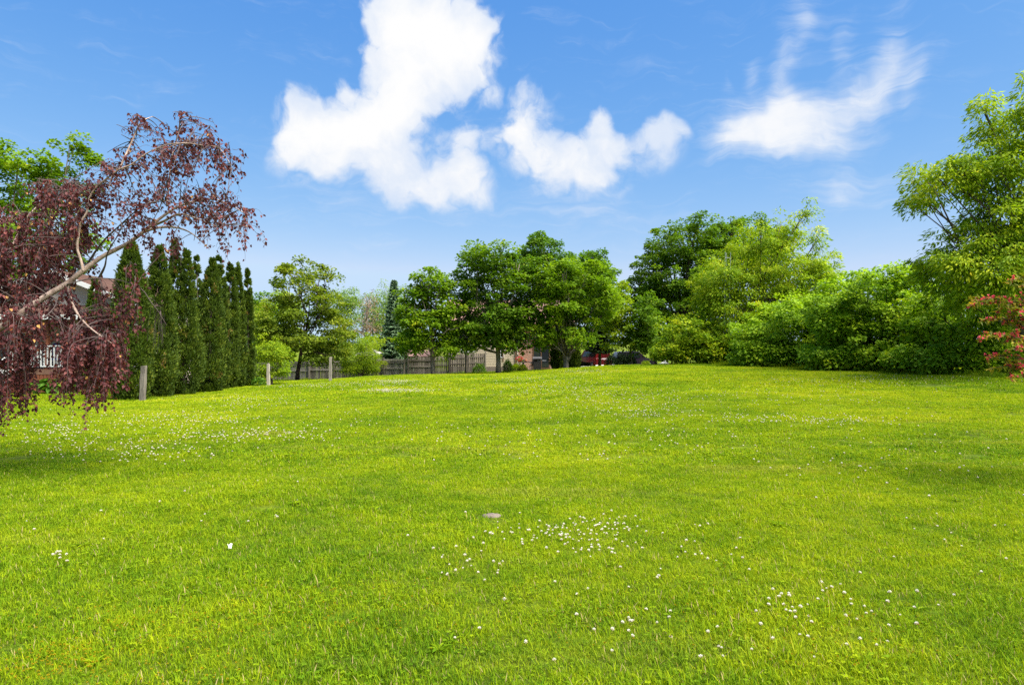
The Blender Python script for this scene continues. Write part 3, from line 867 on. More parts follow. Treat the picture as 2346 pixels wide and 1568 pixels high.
def tree(name, label, cat, d, base_px, lobes, leaf, style, trunk_r=.13, dens=4.2, bark='bark', group=None, scale=1.0, base_d=None, lean=None,
         depth=0.8, skirt=0, trunk_top=None, fork=None, hollow=.32, seed=None, twigs=3, limb_k=1.0, **kw):
    g = np.random.default_rng(seed if seed is not None else abs(hash((base_px, d))) % 99991)
    st = dict(STYLE[style]); st.update(kw)
    b = base_pt(base_px, base_d or d)
    root = empty(name, b, label, cat, group)
    lo = []
    for l in lobes:
        px, py, rx, ry = l[:4]
        c = P(px, py, d)
        lo.append((c, rx * d / F0, ry * d / F0, l[4] if len(l) > 4 else None))
    xs = np.array([l[0][0] for l in lo]); xc = xs.mean(); half = (max(xs) - min(xs)) / 2 + np.mean([l[1] for l in lo])
    leafs, tr = Acc(), Acc()
    clumps = []
    tips = []
    ends = []
    for c, rx, rz, yo in lo:
        mr = (rx + rz) / 2
        edge = max(0.15, 1 - (abs(c[0] - xc) / (half + .01)) ** 2)
        offs = [yo] if yo is not None else [-depth * half * edge * g.uniform(.25, .6), depth * half * edge * g.uniform(.25, .6)]
        for y in offs:
            n = max(4, int(dens * 1.75 * st['dk'] * rx * rz * 3.6 / len(offs)))
            u = unit(g.normal(size=(n, 3)))
            rad = hollow + (1 - hollow) * np.sqrt(g.uniform(0, 1, n))
            tip = g.random(n) < .3
            u[tip, 2] = np.abs(u[tip, 2])
            rad = np.where(tip, g.uniform(1.0, 1.36, n), rad)
            tips.append(tip)
            cc = c + np.array([0, y, 0]) + u * rad[:, None] * np.array([rx, mr, rz])
            clumps.append(cc)
            ends.append((c + np.array([0, y, 0]), cc, mr))
    if skirt:      # leaves down to the ground all round the foot
        q = g.uniform(-1, 1, skirt); w = np.sqrt(np.maximum(0, 1 - q * q))
        sx = xc + q * half * .97; sy = d + g.choice([-1, 1], skirt, p=[.75, .25]) * w * half * depth * .62 + g.normal(0, .15, skirt)
        clumps.append(np.stack([sx, sy, gz(sx, sy) + g.uniform(.1, 1.0, skirt)], 1)); tips.append(np.zeros(skirt, bool))
    C = np.concatenate(clumps)
    gmin = gz(C[:, 0], C[:, 1]) + .25
    C[:, 2] = np.maximum(C[:, 2], gmin + g.uniform(0, .35, len(C)))
    n = len(C)
    tips = np.concatenate(tips)
    cr = st['cr'] * scale * g.uniform(.65, 1.3, n) * np.where(tips, .55, 1.0)
    nl = np.maximum(6, (st['nl'] * g.uniform(.6, 1.3, n) * np.where(tips, .32, 1.0)).astype(int))
    rep = np.repeat(np.arange(n), nl)
    m = len(rep)
    D = unit(g.normal(size=(m, 3)))
    D[:, 2] = np.where(g.random(m) < .6, np.abs(D[:, 2]), D[:, 2])      # domed clumps, leafier on top
    off = D * (g.uniform(0, 1, m) ** .36)[:, None] * np.array([1, 1, st['flat']])
    pos = C[rep] + off * cr[rep][:, None]
    out = unit(C - (C.mean(0) * .5 + np.array([xc, d, C[:, 2].min() + .3 * (np.ptp(C[:, 2]))]) * .5))[rep]
    N = st['up'] * np.array([0, 0, 1.0]) + .45 * D + .35 * out + g.normal(size=(m, 3)) * .45
    A = D * np.array([1, 1, .3]) + .5 * out * np.array([1, 1, .3]) + g.normal(size=(m, 3)) * .3 + np.array([0, 0, -st['droop']])
    tint = np.clip(.5 + .10 * g.normal(size=n)[rep] + .12 * g.normal(size=m), 0, 1)
    pos[:, 2] = np.maximum(pos[:, 2], gz(pos[:, 0], pos[:, 1]) + .06)
    s = g.uniform(.7, 1.2, m) * scale
    add_leaves(leafs, pos - b, A, N, st['L'] * s, st['W'] * s, tint)
    leafs.obj('crown', M[leaf], root)
    # trunk, limbs and twigs
    zlow = C[:, 2].min(); ztop = C[:, 2].max()
    th = trunk_top if trunk_top is not None else (zlow + .35 * (ztop - zlow)) - b[2]
    topx = (lean if lean is not None else (xc - b[0]) * .35)
    tp = [np.array([topx * (k ** 1.5) + g.normal(0, .02) * th * .3 * (0 < k < 1), g.normal(0, .015) * th * (0 < k < 1) + (d - b[1]) * k, th * k - .12 * (k == 0)]) for k in np.linspace(0, 1, 7)]
    tr.tube(tp, np.array([1.35, 1.0, .92, .86, .8, .72, .6]) * trunk_r, 8)
    if fork:
        for fx, fz in fork:
            k0 = tp[2] if len(fork) < 3 else tp[1]
            tr.tube([k0, k0 + (fx * .35, .0, fz * .45), k0 + (fx, .1, fz)], [trunk_r * .8, trunk_r * .62, trunk_r * .42], 7)
    for c, cc, mr in ends:
        k = int(np.clip(len(tp) * g.uniform(.5, 1.0), 2, len(tp) - 1))
        p0 = tp[k]; e = c - b
        if e[2] < p0[2]: p0 = tp[max(1, k - 2)]
        mid = (p0 + e) / 2 + np.array([g.normal(0, .08), g.normal(0, .08), -.10]) * np.linalg.norm(e - p0)
        r0 = trunk_r * g.uniform(.34, .52) * limb_k
        tr.tube([p0, mid, e], [r0, r0 * .7, r0 * .4], 6)
        for q in g.choice(len(cc), min(twigs, len(cc)), replace=False):
            f = cc[q] - b
            tr.tube([mid * .3 + e * .7, (e + f) / 2 + g.normal(0, .06, 3), f], [r0 * .38, r0 * .26, r0 * .1], 4, cap=False)
    tr.obj('trunk', M[bark], root, smooth=True)
    return root


def cedar(name, label, cx, top, bot, halfw, d, leaf='cedar', n_clump=300, nsp=52, group=None, tops=1, seed=0, L=.12):
    g = np.random.default_rng(seed + 900)
    b = base_pt(cx, d)
    h = (CAMH + (CY - top) * d / F0) - b[2]
    rw = halfw * 1.08 * d / F0
    root = empty(name, b, label, 'cedar', group)
    acc = Acc()
    lx, ly = g.normal(0, .05, 2) * h * .35
    def prof(t):
        return rw * np.clip(np.minimum(.62 + 2.6 * t, 1.0) * (1 - np.clip((t - .10) / .93, 0, 1) ** 2.5), .04, 1)
    n = int(n_clump * 1.35)
    t = g.uniform(0, 1, n) ** 1.05 * .99
    a = g.uniform(0, 2 * np.pi, n)
    bulge = 1 + .07 * np.sin(a * 3 + t * 9 + seed) + .055 * g.normal(size=n)
    r = prof(t) * bulge
    ox = lx * t ** 2; oy = ly * t ** 2
    if tops == 2:
        side = np.where(g.random(n) < .55, -1, 1)
        ox = ox + side * rw * .34 * np.clip((t - .45) / .3, 0, 1)
        r = r * (1 - .42 * np.clip((t - .5) / .25, 0, 1))
        t = np.where((side > 0), t * .94, t)
    C = np.stack([ox + r * np.cos(a), oy + r * np.sin(a), t * h], 1)
    O = np.stack([np.cos(a), np.sin(a), np.zeros(n)], 1)
    rep = np.repeat(np.arange(n), nsp); m = len(rep)
    cr = np.clip(.20 * r, .03, .16)[rep][:, None]
    pos = C[rep] - O[rep] * (g.uniform(0, 1, m) ** 1.5 * .5 * r[rep])[:, None] + g.normal(size=(m, 3)) * cr * np.array([.55, .55, 1.0])
    A = .55 * O[rep] + np.array([0, 0, 1.0]) + g.normal(size=(m, 3)) * .42
    N = O[rep] * .6 + g.normal(size=(m, 3)) * .8
    pos[:, 2] = np.clip(pos[:, 2], .03, h)
    tint = np.clip(.45 + .17 * g.normal(size=n)[rep] + .16 * g.normal(size=m), 0, .97)
    tint = np.where(g.random(n)[rep] < .012, .99, np.minimum(tint, .92))
    add_leaves(acc, pos, A, N, L * g.uniform(.6, 1.25, m), L * .42, tint, fold=.2)
    acc.obj('crown', M[leaf], root)
    tk = Acc().tube([(0, 0, -.1), (lx * .2, ly * .2, h * .5), (lx * .8, ly * .8, h * .9)], [rw * .16, rw * .11, .02], 7)
    tk.obj('trunk', M['bark'], root, smooth=True)
    return root


def spruce(name, label, cx, top, d, halfw, leaf, seed=0, start=.07):
    g = np.random.default_rng(seed + 300)
    b = base_pt(cx, d)
    h = (CAMH + (CY - top) * d / F0) - b[2]
    rw = halfw * d / F0
    root = empty(name, b, label, 'spruce', None)
    acc, tr = Acc(), Acc()
    tr.tube([(0, 0, -.1), (0, 0, h * .5), (0, 0, h)], [.15, .09, .012], 7)
    z = start * h
    while z < h * .985:
        t = z / h
        ln = rw * (1 - t) ** .95 + .04
        nb = int(6 + 5 * (1 - t))
        a0 = g.uniform(0, 6.28)
        for i in range(nb):
            a = a0 + i * 6.283 / nb + g.normal(0, .15); zz = z; z = zz + g.normal(0, .06)
            l = ln * g.uniform(.72, 1.12)
            D = np.array([math.cos(a), math.sin(a), 0])
            S = np.array([-D[1], D[0], 0])
            k = np.linspace(0, 1, 5)
            droop = -.28 * (1 - t) + .25 * t
            path = np.array([D * l * q + np.array([0, 0, z + l * (droop * q + .22 * q * q)]) for q in k])
            tr.tube(path, np.linspace(.028, .006, 5) * (1.3 - t), 4, cap=False)
            ns = int(30 + l * 85)
            q = g.uniform(.12, 1, ns) ** .8
            c = D * (l * q)[:, None] + np.stack([np.zeros(ns), np.zeros(ns), z + l * (droop * q + .22 * q * q)], 1)
            sd = g.choice([-1, 1], ns)
            wd = (.42 * l * (1 - q) + .06) * g.uniform(0, 1, ns)
            c = c + S * (sd * wd)[:, None] + np.array([0, 0, -.25]) * wd[:, None]
            A = D * .8 + S * sd[:, None] * .8 + g.normal(size=(ns, 3)) * .3 + np.array([0, 0, -.15])
            add_leaves(acc, c, A, np.array([0, 0, 1.0]) + g.normal(size=(ns, 3)) * .5, g.uniform(.16, .30, ns), .085, np.clip(.3 + .45 * q + g.normal(0, .15, ns), 0, 1))
            z = zz
        z += .13 + .10 * (1 - t)
    acc.obj('crown', M[leaf], root)
    tr.obj('trunk', M['bark'], root, smooth=True)
    return root

# ------------------------------------------------------------------ the left house and its porch
def plank_rows(parent, x0, x1, y, z0, z1, step, mat, clip=None, ny=-1):
    """lapped siding: every board its own child; clip(z) gives the wall's ends at that height"""
    z = z0
    while z < z1 - .02:
        a, b = (x0, x1) if clip is None else clip(z + step * .5)
        if b - a > .15:
            hb = min(step, z1 - z)
            V = [(a, y, z), (b, y, z), (a, y + .022 * ny, z), (b, y + .022 * ny, z), (a, y, z + hb), (b, y, z + hb), (a, y + .005 * ny, z + hb), (b, y + .005 * ny, z + hb)]
            Acc().add(V, Q=[[0, 1, 3, 2], [2, 3, 7, 6], [6, 7, 5, 4], [0, 4, 5, 1], [0, 2, 6, 4], [1, 5, 7, 3]]).obj('siding_board', mat, parent)
        z += step


def box_part(name, mat, parent, c, size, rz=0.0, rx=0.0, ry=0.0):
    """a box mesh centred on its own origin, so that it can be a child with a place"""
    o = Acc().box((0, 0, 0), size, rz, rx=rx, ry=ry).obj(name, mat, parent)
    o.location = c
    return o


def window_part(parent, c, w, h, mat_f, y_out=-.03):
    fr = Acc()
    t = .07
    for dx in (-w / 2, w / 2): fr.box((dx, y_out, 0), (t, .06, h + t))
    for dz in (-h / 2, h / 2): fr.box((0, y_out, dz), (w - t, .06, t))
    fr.box((0, y_out, 0), (w - t, .05, .04))
    f = fr.obj('window', mat_f, parent, loc=c)
    for dz in (-h / 4, h / 4):
        box_part('pane', M['glass'], f, (0, y_out + .03, dz), (w - t - .01, .01, h / 2 - .08))
    return f


def left_house():
    gx, gy = -21.0, 31.5
    z0 = -.7
    root = empty('bungalow', (gx, gy, z0), 'pale sided bungalow with a gable and a brown shingled porch roof, behind the purple birch', 'house')
    L = lambda x, y, z: (x - gx, y - gy, z - z0)
    xl, xr, xm = -25.2, -17.35, -20.9
    eave, peak = 3.35, 4.75
    Acc().prism([(xl - gx, 0), (xr - gx, 0), (xr - gx, eave - z0), (xm - gx, peak - z0), (xl - gx, eave - z0)], .03, 9.0).obj('wall', M['siding_pale'], root)
    def clip(z):
        zz = z + z0
        if zz <= eave: return xl - gx + .12, xr - gx - .12
        k = (zz - eave) / (peak - eave)
        return xl + (xm - xl) * k - gx + .1, xr + (xm - xr) * k - gx - .1
    plank_rows(root, 0, 0, .03, .35, peak - z0 - .12, .19, M['siding_pale'], clip)
    for x in (xl, xr): box_part('corner_board', M['white'], root, L(x, gy - .01, 1.35), (.12, .1, 4.0))
    for s, xe in ((-1, xl), (1, xr)):      # roof slopes with white bargeboards
        dx, dz = xe - xm, eave - peak
        ln = math.hypot(dx, dz) + .45
        ang = math.atan2(-dz, abs(dx))
        c = (xm + s * math.cos(ang) * ln / 2 - gx, 4.2, peak - z0 - math.sin(ang) * ln / 2 + .10)
        rf = box_part('roof', M['roof_brown'], root, c, (ln, 9.6, .12), ry=s * ang)
        box_part('bargeboard', M['white'], root, (c[0], -.62, c[2] - .04), (ln, .04, .2), ry=s * ang)
    window_part(root, L(-19.0, gy, 3.2 - .35), .01, .01, M['white']) if False else None
    window_part(root, L(-18.3, gy, 1.5), .8, 1.2, M['white'])
    # porch: deck, steps, brown posts, railing, shingled lean-to roof
    dz = .45
    x0, x1, y0 = -24.5, -18.9, 28.9
    dk = box_part('porch_deck', M['deck'], root, L((x0 + x1) / 2, (y0 + gy) / 2, dz - .1), (x1 - x0, gy - y0, .2))
    k = 0
    x = x0
    while x < x1 - .05:
        box_part('skirting_board', M['redbrown'], root, L(x + .07, y0 + .03, (dz + z0) / 2 - .1), (.13, .03, dz - z0 - .2)); x += .155
    V = [(x0 - .3, y0 - .4, 2.62), (x1 + .9, y0 - .4, 2.62), (x1 + .9, gy - .04, 3.22), (x0 - .3, gy - .04, 3.22)]
    V = [L(*v) for v in V]
    V2 = [(a, b, c + .1) for a, b, c in V]
    Acc().add(V + V2, Q=[[3, 2, 1, 0], [4, 5, 6, 7], [0, 1, 5, 4], [1, 2, 6, 5], [2, 3, 7, 6], [3, 0, 4, 7]]).obj('porch_roof', M['roof_brown'], root)
    box_part('fascia', M['white'], root, L((x0 + x1) / 2 + .3, y0 - .43, 2.66), (x1 - x0 + 1.2, .05, .2))
    for x in (-24.0, -22.3, -21.05, -19.75, -19.0):
        box_part('porch_post', M['redbrown'], root, L(x, y0 + .12, 1.53), (.16, .16, 2.18))
    for (xa, xb) in ((-24.4, -22.0), (-21.0, -19.0)):
        rail = box_part('railing', M['white'], root, L((xa + xb) / 2, y0 + .0, 1.45), (xb - xa, .07, .06))
        box_part('bottom_rail', M['white'], rail, (0, 0, -.86), (xb - xa, .05, .05))
        n = int((xb - xa) / .14)
        for i in range(n):
            box_part('baluster', M['white'], rail, (-(xb - xa) / 2 + .08 + i * .14, 0, -.43), (.045, .045, .82))
    # stair with sloping white handrail
    for i in range(5):
        box_part('step', M['deck'], root, L(-21.5, y0 - .14 - .28 * i, dz - .2 * (i + 1) + .05), (1.15, .3, .06))
        box_part('riser', M['white'], root, L(-21.5, y0 - .28 * i - .02, dz - .2 * (i + 1) + .12), (1.12, .02, .16))
    for sx in (-22.08, -20.92):
        hr = Acc().tube([L(sx, y0 - .05, 1.45), L(sx, y0 - 1.5, .42)], .04, 6).obj('handrail', M['white'], root)
        for i in range(8):
            q = (i + .5) / 8
            Acc().box(L(sx, y0 - .05 - 1.45 * q, 1.45 - 1.03 * q - .42), (.04, .04, .84)).obj('baluster', M['white'], hr)
    # two blue canvas chairs on the porch
    for j, x in enumerate((-23.3, -20.1)):
        ch = empty('porch_chair', (x, 30.2, dz), ('blue canvas chair on the porch west of the stair' if j == 0 else 'blue canvas chair on the porch behind the white railing'), 'chair', 'blue porch chairs', rz=.2)
        ch['label'] = 'blue canvas chair on the porch beside the stair handrail' if j == 0 else 'blue canvas chair on the porch behind the long white railing'
        box_part('seat', M['blue'], ch, (0, 0, .42), (.6, .55, .1))
        box_part('backrest', M['blue'], ch, (0, .27, .78), (.6, .08, .66), rx=-.15)
        for sx in (-.28, .28):
            box_part('armrest', M['blue'], ch, (sx, 0, .62), (.07, .52, .05))
            for sy in (-.22, .22): box_part('leg', M['black'], ch, (sx, sy, .19), (.04, .04, .38))


def hosta(px, d, size, label, seed):
    g = np.random.default_rng(seed)
    b = base_pt(px, d)
    r = empty('hosta', b, label, 'hosta', 'hostas below the porch')
    a = Acc()
    n = 46
    th = g.uniform(0, 6.283, n); q = g.uniform(.1, 1, n)
    D = np.stack([np.cos(th), np.sin(th), np.zeros(n)], 1)
    C = D * (q * .28 * size)[:, None] + np.stack([np.zeros(n), np.zeros(n), (.18 + .34 * (1 - q)) * size], 1)
    add_leaves(a, C, D + np.stack([np.zeros(n), np.zeros(n), .5 - q], 1), np.array([0, 0, 1.0]) + g.normal(0, .25, (n, 3)), g.uniform(.26, .4, n) * size, .2 * size, np.clip(g.normal(.5, .22, n), 0, 1), shape='ovate', droop=.3)
    a.obj('leaf_rosette', M['hosta'], r)
    s = Acc()
    for i in range(0, n, 2): s.tube([(0, 0, -.02), C[i] * .6, C[i]], .008, 4, cap=False)
    s.obj('stalk_clump', M['grass'], r)


# ------------------------------------------------------------------ the house beyond the trees
def centre_house():
    d = 60.0
    x0, xm, x1 = -5.6, .52, 5.0
    gy = d; z0 = -.95
    root = empty('brick_house', (0, gy, z0), 'house with beige lap siding and a red brick end under the big maples', 'house')
    zt = 3.2 - z0
    zb = .42
    Acc().box(((x0 + xm) / 2, 4.0, zt / 2), (xm - x0, 8.0, zt)).obj('wall', M['siding'], root)
    Acc().box(((x0 + xm) / 2, -.02, zb / 2 - .02), (xm - x0 - .1, .08, zb)).obj('foundation', M['stone'], root)
    plank_rows(root, x0 + .08, xm - .12, 0, zb, zt, .14, M['siding'])
    Acc().box(((xm + x1) / 2 + .02, 4.3, zt / 2 + .02), (x1 - xm, 7.4, zt)).obj('brick_wall', M['brick'], root)
    box_part('corner_board', M['siding_pale'], root, (xm - .03, -.05, zt / 2 + .2), (.14, .12, zt - .4))
    box_part('downspout', M['brown'], root, (xm - .2, -.09, zt / 2 + .1), (.1, .09, zt - .3))
    box_part('downspout', M['brown'], root, (-.78, -.06, zt / 2 + .35), (.08, .08, zt - 1.1))
    box_part('eaves_gutter', M['brown'], root, ((x0 + x1) / 2, -.5, zt + .02), (x1 - x0 + 1, .14, .13))
    Acc().prism([(-.6, zt + .06), (4.2, zt + 2.4), (9.0, zt + .06)], x0 - .5, x1 + .6, axis='x').obj('roof', M['roof_pink'], root)
    window_part(root, (-.98 + .1, -.02, 1.75), .3, 1.0, M['white'])
    window_part(root, (-3.9, -.02, 2.3), 1.1, 1.1, M['white'])
    # flat brick piers of the end wall and patio door
    dr = box_part('patio_door', M['brown'], root, (2.6, .58, 1.25), (1.5, .08, 2.2))
    for sx in (-.36, .36): box_part('pane', M['glass'], dr, (sx, -.05, .05), (.6, .02, 1.9))


def sheds():
    for (cx, y, d, w, h, mat, label) in ((848, 803, 63, 1.9, 2.3, 'roof_grey', 'small shed with a pale grey roof showing above the fence'),
                                         (948, 806, 66, 3.6, 2.4, 'roof_pink', 'low outbuilding with a pinkish tan roof above the dark fence')):
        b = base_pt(cx, d)
        zt = CAMH + (CY - y - 8) * d / F0 - b[2]
        r = empty('shed', b, label, 'shed')
        Acc().box((0, 0, zt / 2), (w, w * .8, zt)).obj('wall', M['fence'], r)
        Acc().prism([(-w * .62, zt - .08), (w * .62, zt - .08), (w * .62, zt), (0, zt + .52), (-w * .62, zt)], -w * .5, w * .5, axis='x' if w > 3 else 'y').obj('roof', M[mat], r)
        dr = box_part('door', M['fence_dark'], r, (w * .1, -w * .4 - .02, zt * .42), (.8, .04, zt * .8))
        box_part('handle', M['steel'], dr, (.3, -.03, 0), (.04, .03, .12))


def fence():
    d = 55.0
    b = base_pt(880, d)
    root = empty('board_fence', b, 'long weathered grey board fence with horizontal rails behind the posts and tree trunks', 'fence')
    posts_px = [652, 708, 765, 822, 879, 935, 990, 1030, 1072, 1112]
    bm = {}
    for k in range(len(posts_px) - 1):
        xa = (posts_px[k] - CX) * d / F0; xb = (posts_px[k + 1] - CX) * d / F0
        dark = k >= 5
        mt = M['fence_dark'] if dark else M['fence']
        zb = gz((xa + xb) / 2, d) - .02
        h = 1.58 + (.06 if k % 2 else 0)
        yy = d + (.05 if k % 3 == 1 else 0)
        n = int(round((xb - xa) / .15))
        st = (xb - xa) / n
        for i in range(n):
            hh = h + random.gauss(0, .012) - (.02 if not dark else 0)
            key = (round(st, 3), dark, i % 5)
            if key not in bm:
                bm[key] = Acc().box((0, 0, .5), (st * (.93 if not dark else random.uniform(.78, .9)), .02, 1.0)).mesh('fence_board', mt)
            o = link('fence_board', bm[key], root, (xa + (i + .5) * st - b[0] + random.gauss(0, .004), yy - d + .035 + random.gauss(0, .004), zb - b[2]))
            o.scale = (1, 1, hh); o.rotation_euler = (0, random.gauss(0, .008), 0)
        for rzz, rh in ((.12, .09), (h * .52, .09), (h * .82, .1)):
            box_part('rail', mt, root, ((xa + xb) / 2 - b[0], yy - d - .01, zb + rzz - b[2]), (xb - xa - .02, .045, rh))
        if not dark:
            box_part('cap_board', mt, root, ((xa + xb) / 2 - b[0], yy - d - .016, zb + h - .08 - b[2]), (xb - xa, .03, .15))
    for k, px in enumerate(posts_px):
        x = (px - CX) * d / F0
        zb = gz(x, d) - .2
        pm = box_part('fence_post', M['fence_dark'], root, (x - b[0], -.04, zb + .97 - b[2]), (.11, .11, 1.95))
    # a short run further back, beyond the willow bush
    b2 = base_pt(618, 60)
    r2 = empty('board_fence', b2, 'short shaded run of brown board fence behind the bright willow bush', 'fence')
    for i in range(22):
        x = -1.7 + i * .155
        o = box_part('fence_board', M['fence_dark'], r2, (x, 0, .78 + random.gauss(0, .01)), (.14, .02, 1.56))
    for zz in (.3, 1.25): box_part('rail', M['fence_dark'], r2, (0, .04, zz), (3.4, .05, .09))


def old_post(px, top, d, w, lean, label, seed):
    g = np.random.default_rng(seed)
    b = base_pt(px, d)
    h = CAMH + (CY - top) * d / F0 - b[2]
    a = Acc()
    V = []
    ks = np.linspace(0, 1, 6)
    for k in ks:
        for sx, sy in ((-1, -1), (1, -1), (1, 1), (-1, 1)):
            V.append((sx * w / 2 * (1 - .12 * k) + g.normal(0, .006) + lean * k * h, sy * w / 2 + g.normal(0, .006), -.15 * (k == 0) + h * k + (g.normal(0, .025) if k == 1 else 0)))
    Q = [[i * 4 + j, i * 4 + (j + 1) % 4, i * 4 + 4 + (j + 1) % 4, i * 4 + 4 + j] for i in range(5) for j in range(4)] + [[20, 21, 22, 23]]
    a.add(V, Q=Q)
    tag(a.obj('wooden_post', M['post'], loc=b), label, 'post', 'old wooden posts along the lawn')


# ------------------------------------------------------------------ things seen under the trees
def car(name, label, paint, px, d, rz, L=4.4, W=1.75, H=1.6):
    b = base_pt(px, d)
    r = empty(name, b, label, 'car', 'cars parked beyond the lawn', rz)
    a = Acc()
    prof = [(-.5, .22), (-.5, .50), (-.47, .58), (-.44, .93), (-.40, 1.0), (.08, 1.0), (.22, .63), (.46, .55), (.5, .45), (.5, .22)]
    n = len(prof)
    V = []
    for s, ws in ((-1, 1), (1, 1)):
        for x, z in prof:
            V.append((x * L, s * W / 2 * (1 - .16 * max(0, z - .6) / .4), z * H))
    Q = [[i, (i + 1) % n, n + (i + 1) % n, n + i] for i in range(n)]
    T = [[0, i, i + 1] for i in range(1, n - 1)] + [[n, n + i + 1, n + i] for i in range(1, n - 1)]
    a.add(V, T=T, Q=Q)
    a.obj('body', paint, r)
    for s in (-1, 1):
        for (p, q) in ((-.41, -.2), (-.18, .04)):
            x0, x1 = p * L, q * L
            yb, yt = s * (W / 2 * .995 + .008), s * (W / 2 * (1 - .13) + .008)
            tp = .94 * H; bt = .64 * H
            f = 1 if q > 0 else 0
            wv = Acc().add([(x0, yb, bt), (x1 + .28 * f, yb, bt), (x1, yt, tp), (x0, yt, tp)], Q=[[0, 1, 2, 3]])
            wv.obj('side_window', M['glass'], r)
        for x in (-.31, .31):
            w = Acc()
            th = np.linspace(0, 2 * np.pi, 21)[:-1]
            w.tube([(x * L, s * (W / 2 - .1) - .1, .33), (x * L, s * (W / 2 - .1) + .1, .33)], .33, 18)
            wo = w.obj('wheel', M['rubber'], r)
            Acc().tube([(x * L, s * (W / 2 + .005) - .01 * s, .33), (x * L, s * (W / 2 + .02), .33)], .2, 12).obj('rim', M['steel'], wo)
        Acc().box((.485 * L, s * W * .36, .45 * H), (.06, .3, .12)).obj('headlight', M['white'], r)
        Acc().box((-.499 * L, s * W * .4, .5 * H), (.04, .16, .22)).obj('tail_light', M['petal_red'], r)
    Acc().add([(-.452 * L, -W * .42, .62 * H), (-.452 * L - .02, W * .42, .62 * H), (-.43 * L - .03, W * .38, .93 * H), (-.43 * L - .03, -W * .38, .93 * H)], Q=[[0, 1, 2, 3]]).obj('rear_window', M['glass'], r)
    Acc().add([(.235 * L, -W * .42, .645 * H), (.235 * L, W * .42, .645 * H), (.108 * L, W * .38, .95 * H), (.108 * L, -W * .38, .95 * H)], Q=[[3, 2, 1, 0]]).obj('windscreen', M['glass'], r)
    Acc().box((-.06 * L, 0, H + .02), (.5 * L, W * .7, .03)).obj('roof_rail', M['steel'], r)


